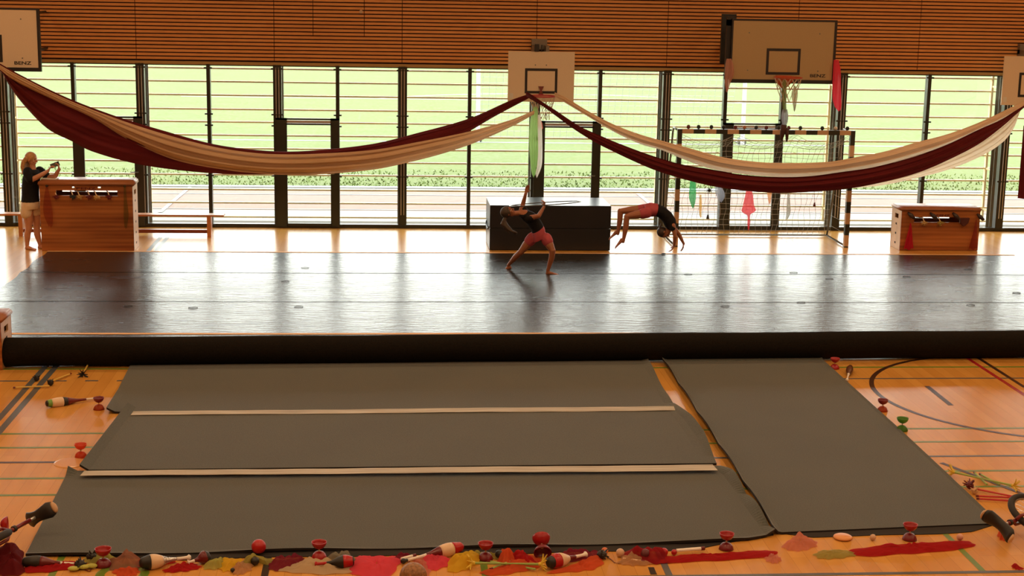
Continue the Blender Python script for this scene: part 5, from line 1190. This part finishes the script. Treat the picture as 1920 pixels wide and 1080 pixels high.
hang('bright pink red scarf hanging at the right end of the large backboard', [(112, 1563, 1572), (130, 1562, 1576), (160, 1561, 1577), (185, 1561, 1577), (200, 1565, 1577), (208, 1571, 1575)], -2.05, sm('hot pink', (.85, .05, .09), .15), 1)
hang('pale pink scarf hanging at the left end of the large backboard', [(110, 1362, 1371), (122, 1360, 1375), (140, 1359, 1376), (155, 1359, 1370), (172, 1361, 1364)], -2.07, sm('dusty pink', (.62, .30, .22), .15), 2)
YG2 = -1.88
hang('green scarf hanging in the goal net', [(338, 1294, 1304), (350, 1293, 1305), (370, 1292, 1305), (382, 1295, 1303), (390, 1298, 1300)], YG2+.12, H_GRN2, 2)
hang('yellow orange tail hanging in the goal net', [(365, 1312, 1315), (385, 1311, 1316), (402, 1311, 1315), (408, 1313, 1315)], YG2+.12, sm('amber', (.75, .45, .08), .3), 1)
hang('grey blue scarf hanging in the goal net near the left door', [(350, 1340, 1352), (360, 1341, 1358), (370, 1345, 1359), (378, 1350, 1354)], YG2+.12, sm('mist blue', (.42, .46, .55), .35), 2)
hang('red scarf hanging in the middle of the goal net', [(345, 1400, 1406), (362, 1398, 1411), (385, 1393, 1414), (398, 1391, 1417), (400, 1400, 1408), (420, 1401, 1406), (431, 1402, 1404)], YG2+.12, sm('coral red', (.80, .06, .08), .2), 2)
hang('orange yellow scarf hanging beside the right door post of the goal', [(355, 1437, 1447), (366, 1439, 1447), (382, 1441, 1444)], YG2+.12, sm('apricot', (.78, .36, .12), .3), 1)
hang('thin grey scarf hanging right of the goal centre', [(362, 1476, 1480), (385, 1475, 1482), (400, 1474, 1482), (412, 1472, 1476)], YG2+.12, S_GRY, 1)
for x, y0, y1, l, mm in ((1527, 355, 384, 'dark red bell on a cord in the right of the goal', M_DKRED), (1327, 352, 407, 'black bell on a long cord in the left of the goal', M_BLACK)):
    a, b = W(x+1.5 if x < 1400 else x, y0, YG2+.12), W(x, y1, YG2+.12); t = thing('poi', l, 'poi', b, group='poi'); wpart(MB().tube([a, b], .004, 5), 'cord', mm, t); wpart(MB().lathe([(0, .045), (.012, .04), (.022, 0), (.028, -.03), (0, -.032)], 12, Matrix.Translation(b)), 'head', mm, t, smooth=True)
p = W(1330, 357, YG2+.10); t = thing('rubber_tuft', 'black rubber tuft stuck in the goal net', 'tuft', p); m = MB(); m.ell(p, .03, 10, 8)
for i in range(9): a = 2*PI*i/9; m.tube([p, p+Vector((math.cos(a)*.06, -.01, math.sin(a)*.055))], [.009, .004], 5)
wpart(m, 'petals', F_BLK, t)
# balls on the crossbar
bx = [(1291, 'r'), (1310, 'b'), (1334, 'b'), (1357, 'b'), (1379, 'r'), (1396, 'o'), (1418, 'b'), (1437, 'r'), (1460, 'b'), (1479, 'r'), (1501, 'b'), (1542, 'b'), (1567, 'w'), (1589, 'b')]
order = ['leftmost', 'second from the left', 'third from the left', 'fourth from the left', 'fifth from the left', 'sixth from the left', 'seventh from the left', 'eighth from the left', 'ninth from the left', 'fifth from the right', 'fourth from the right', 'third from the right', 'second from the right', 'rightmost']
bc = {'r': ('dark red', mat('dark red bean bag', (.12, .015, .012), .6)), 'b': ('black', mat('black bean bag', (.012, .012, .010), .6)), 'o': ('orange brown', mat('orange brown bean bag', (.40, .16, .08), .6)), 'w': ('white and black', mat('white bean bag', (.6, .55, .48), .6))}
for (x, k), od in zip(bx, order):
    X = W(x, 236, gyf+.04).x; o = MB().ell((0, 0, 0), (.034, .034, .036), 16, 12).build('juggling_ball', bc[k][1], None, smooth=True, loc=(X, gyf+.04, 2.08+.0355)); tag(o, bc[k][0]+' ball on the goal crossbar, '+od, 'ball', 'balls lined up on the goal crossbar')
# left vaulting box: tufts in the slot, cloths and cords
def tuft_on_box(label, x, y, Y, m, r=.062, seed=1, stem=True, ms=None):
    p = W(x, y, Y-.035); t = thing('flower_tuft', label, 'tuft', p, group='tufts in the vaulting box slots'); mb = MB(); mb.ell(p, (.022, .018, .022), 10, 8)
    rr = random.Random(seed)
    for i in range(13):
        a = PI+PI*i/12+rr.uniform(-.2, .2); e = p+Vector((math.cos(a)*r*rr.uniform(.7, 1.2), -.012*rr.random(), math.sin(a)*r*rr.uniform(.8, 1.3))); mb.tube([p, p.lerp(e, .5)+Vector((0, -.008, 0)), e], [.006, .009, .004], 5)
    wpart(mb, 'petals', m, t)
    if stem: wpart(MB().tube([p, W(x-3, y-8, Y+.02), W(x-5, y-9.5, Y+.12)], .009, 6), 'stem', ms or WB, t)
for x, c, l in ((106, F_RED, 'dark red tuft, leftmost in the left box slot'), (137, mat('teal black petals', (.012, .02, .022), .6), 'teal black tuft, second in the left box slot'), (149, mat('straw petals', (.45, .27, .09), .6), 'straw coloured tuft, third in the left box slot'),
                (168, F_RED, 'dark red tuft, fourth in the left box slot'), (181, mat('pale yellow petals', (.58, .36, .13), .6), 'pale yellow tuft, fifth in the left box slot'), (205, F_RED, 'dark red tuft, rightmost in the left box slot')):
    tuft_on_box(l, x, 367.5, YF, c, seed=x)
hang('faint pink veil hanging on the front of the left vaulting box', [(350, 86, 90), (375, 82, 95), (400, 82, 99), (425, 92, 99)], YF-.03, sm('pink veil', (.55, .16, .12), .82), 2, .01)
hang('thin green veil hanging at the right front of the left vaulting box', [(349, 232, 236), (375, 232, 238), (405, 232, 241), (428, 234, 238)], YF-.03, sm('green veil', (.30, .26, .08), .7), 2, .01)
for x, y, l in ((88, 348.5, 'dark peg holding the pink veil on the left vaulting box'), (234, 349, 'dark peg holding the green veil on the left vaulting box')):
    p = W(x, y, YF-.012); o = MB().lathe([(0, 0), (.022, .002), (.022, .016), (0, .018)], 14, axis_matrix(p, (0, -1, 0))).build('peg', M_BLACK); tag(o, l, 'peg')
p = W(92, 331, YF+.30); o = MB().box((-.13, -.09, 0), (.13, .09, .012)).build('paper_sheet', mat('white paper', (.85, .82, .76), .6), None, loc=(W(92, 337, YF+.15).x, YF+.2, W(160, 339, YF).z+.002)); tag(o, 'white sheet of paper lying on the left vaulting box', 'paper')
for x, c, l in ((1733, mat('straw petals', (.45, .27, .09), .6), 'straw coloured tuft, left in the right box slot'), (1763, mat('dull yellow petals', (.36, .26, .06), .6), 'dull yellow tuft, right in the right box slot')):
    tuft_on_box(l, x, 416, YR, c, seed=x)
hang('raspberry pink scarf hanging at the left front of the right vaulting box', [(418, 1706, 1708), (432, 1703, 1710), (450, 1698, 1711), (467, 1694, 1712)], YR-.04, sm('raspberry', (.62, .02, .06), .15), 2, .012)
hang('faint pink scarf hanging at the right front of the right vaulting box', [(412, 1829, 1831), (430, 1826, 1832), (450, 1820, 1832), (467, 1815, 1832)], YR-.04, sm('faint pink', (.40, .06, .05), .5), 2, .012)
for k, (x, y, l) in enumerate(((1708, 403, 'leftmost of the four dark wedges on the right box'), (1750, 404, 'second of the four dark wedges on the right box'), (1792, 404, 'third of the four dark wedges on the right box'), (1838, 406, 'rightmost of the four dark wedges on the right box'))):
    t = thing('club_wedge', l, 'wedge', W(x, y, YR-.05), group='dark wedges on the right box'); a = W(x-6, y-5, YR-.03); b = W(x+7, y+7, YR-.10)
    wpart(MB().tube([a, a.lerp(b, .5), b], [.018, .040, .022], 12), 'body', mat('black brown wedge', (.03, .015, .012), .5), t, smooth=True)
t = thing('juggling_pouch', 'dark brown pouch hanging at the right of the right box slot', 'pouch', W(1812, 416, YR-.03)); a = MB().prism([W(1800, 409, YR-.05), W(1819, 409, YR-.05), W(1816, 418, YR-.05), W(1808, 425, YR-.05), W(1802, 420, YR-.05)], (0, .045, 0)); wpart(a, 'body', mat('maroon brown pouch', (.07, .012, .01), .7), t, bevel=.004)
# small things on the floor by the windows
p = on(1244, 478); o = MB().ell((0, 0, 0), (.04, .02, .012), 10, 6).build('floor_marker', M_BLACK, None, loc=(p.x, p.y, .02)); tag(o, 'small black scrap on the dance floor edge below the flipping girl', 'scrap')
rr = random.Random(21); n_o = 0
for i, (x, y) in enumerate([(240, 575), (362, 578), (560, 576), (572, 503), (535, 528), (1010, 507), (1290, 515), (1360, 575), (1488, 512), (1555, 524), (1502, 568), (1820, 573), (1815, 506), (1906, 550), (1700, 520)]):
    p = on(x, y); r = .05; pts = [(p.x+r*math.cos(a)*1.3, p.y+r*math.sin(a), .0085) for a in [2*PI*k/20 for k in range(20)]]
    o = MB().tube(pts, .0025, 5, closed=True).build('tape_ring', M_CLEAR, origin=(p.x, p.y, 0)); n_o += 1
    tag(o, 'small dark ring mark stuck on the shiny black dance floor', 'mark', 'ring marks on the dance floor')
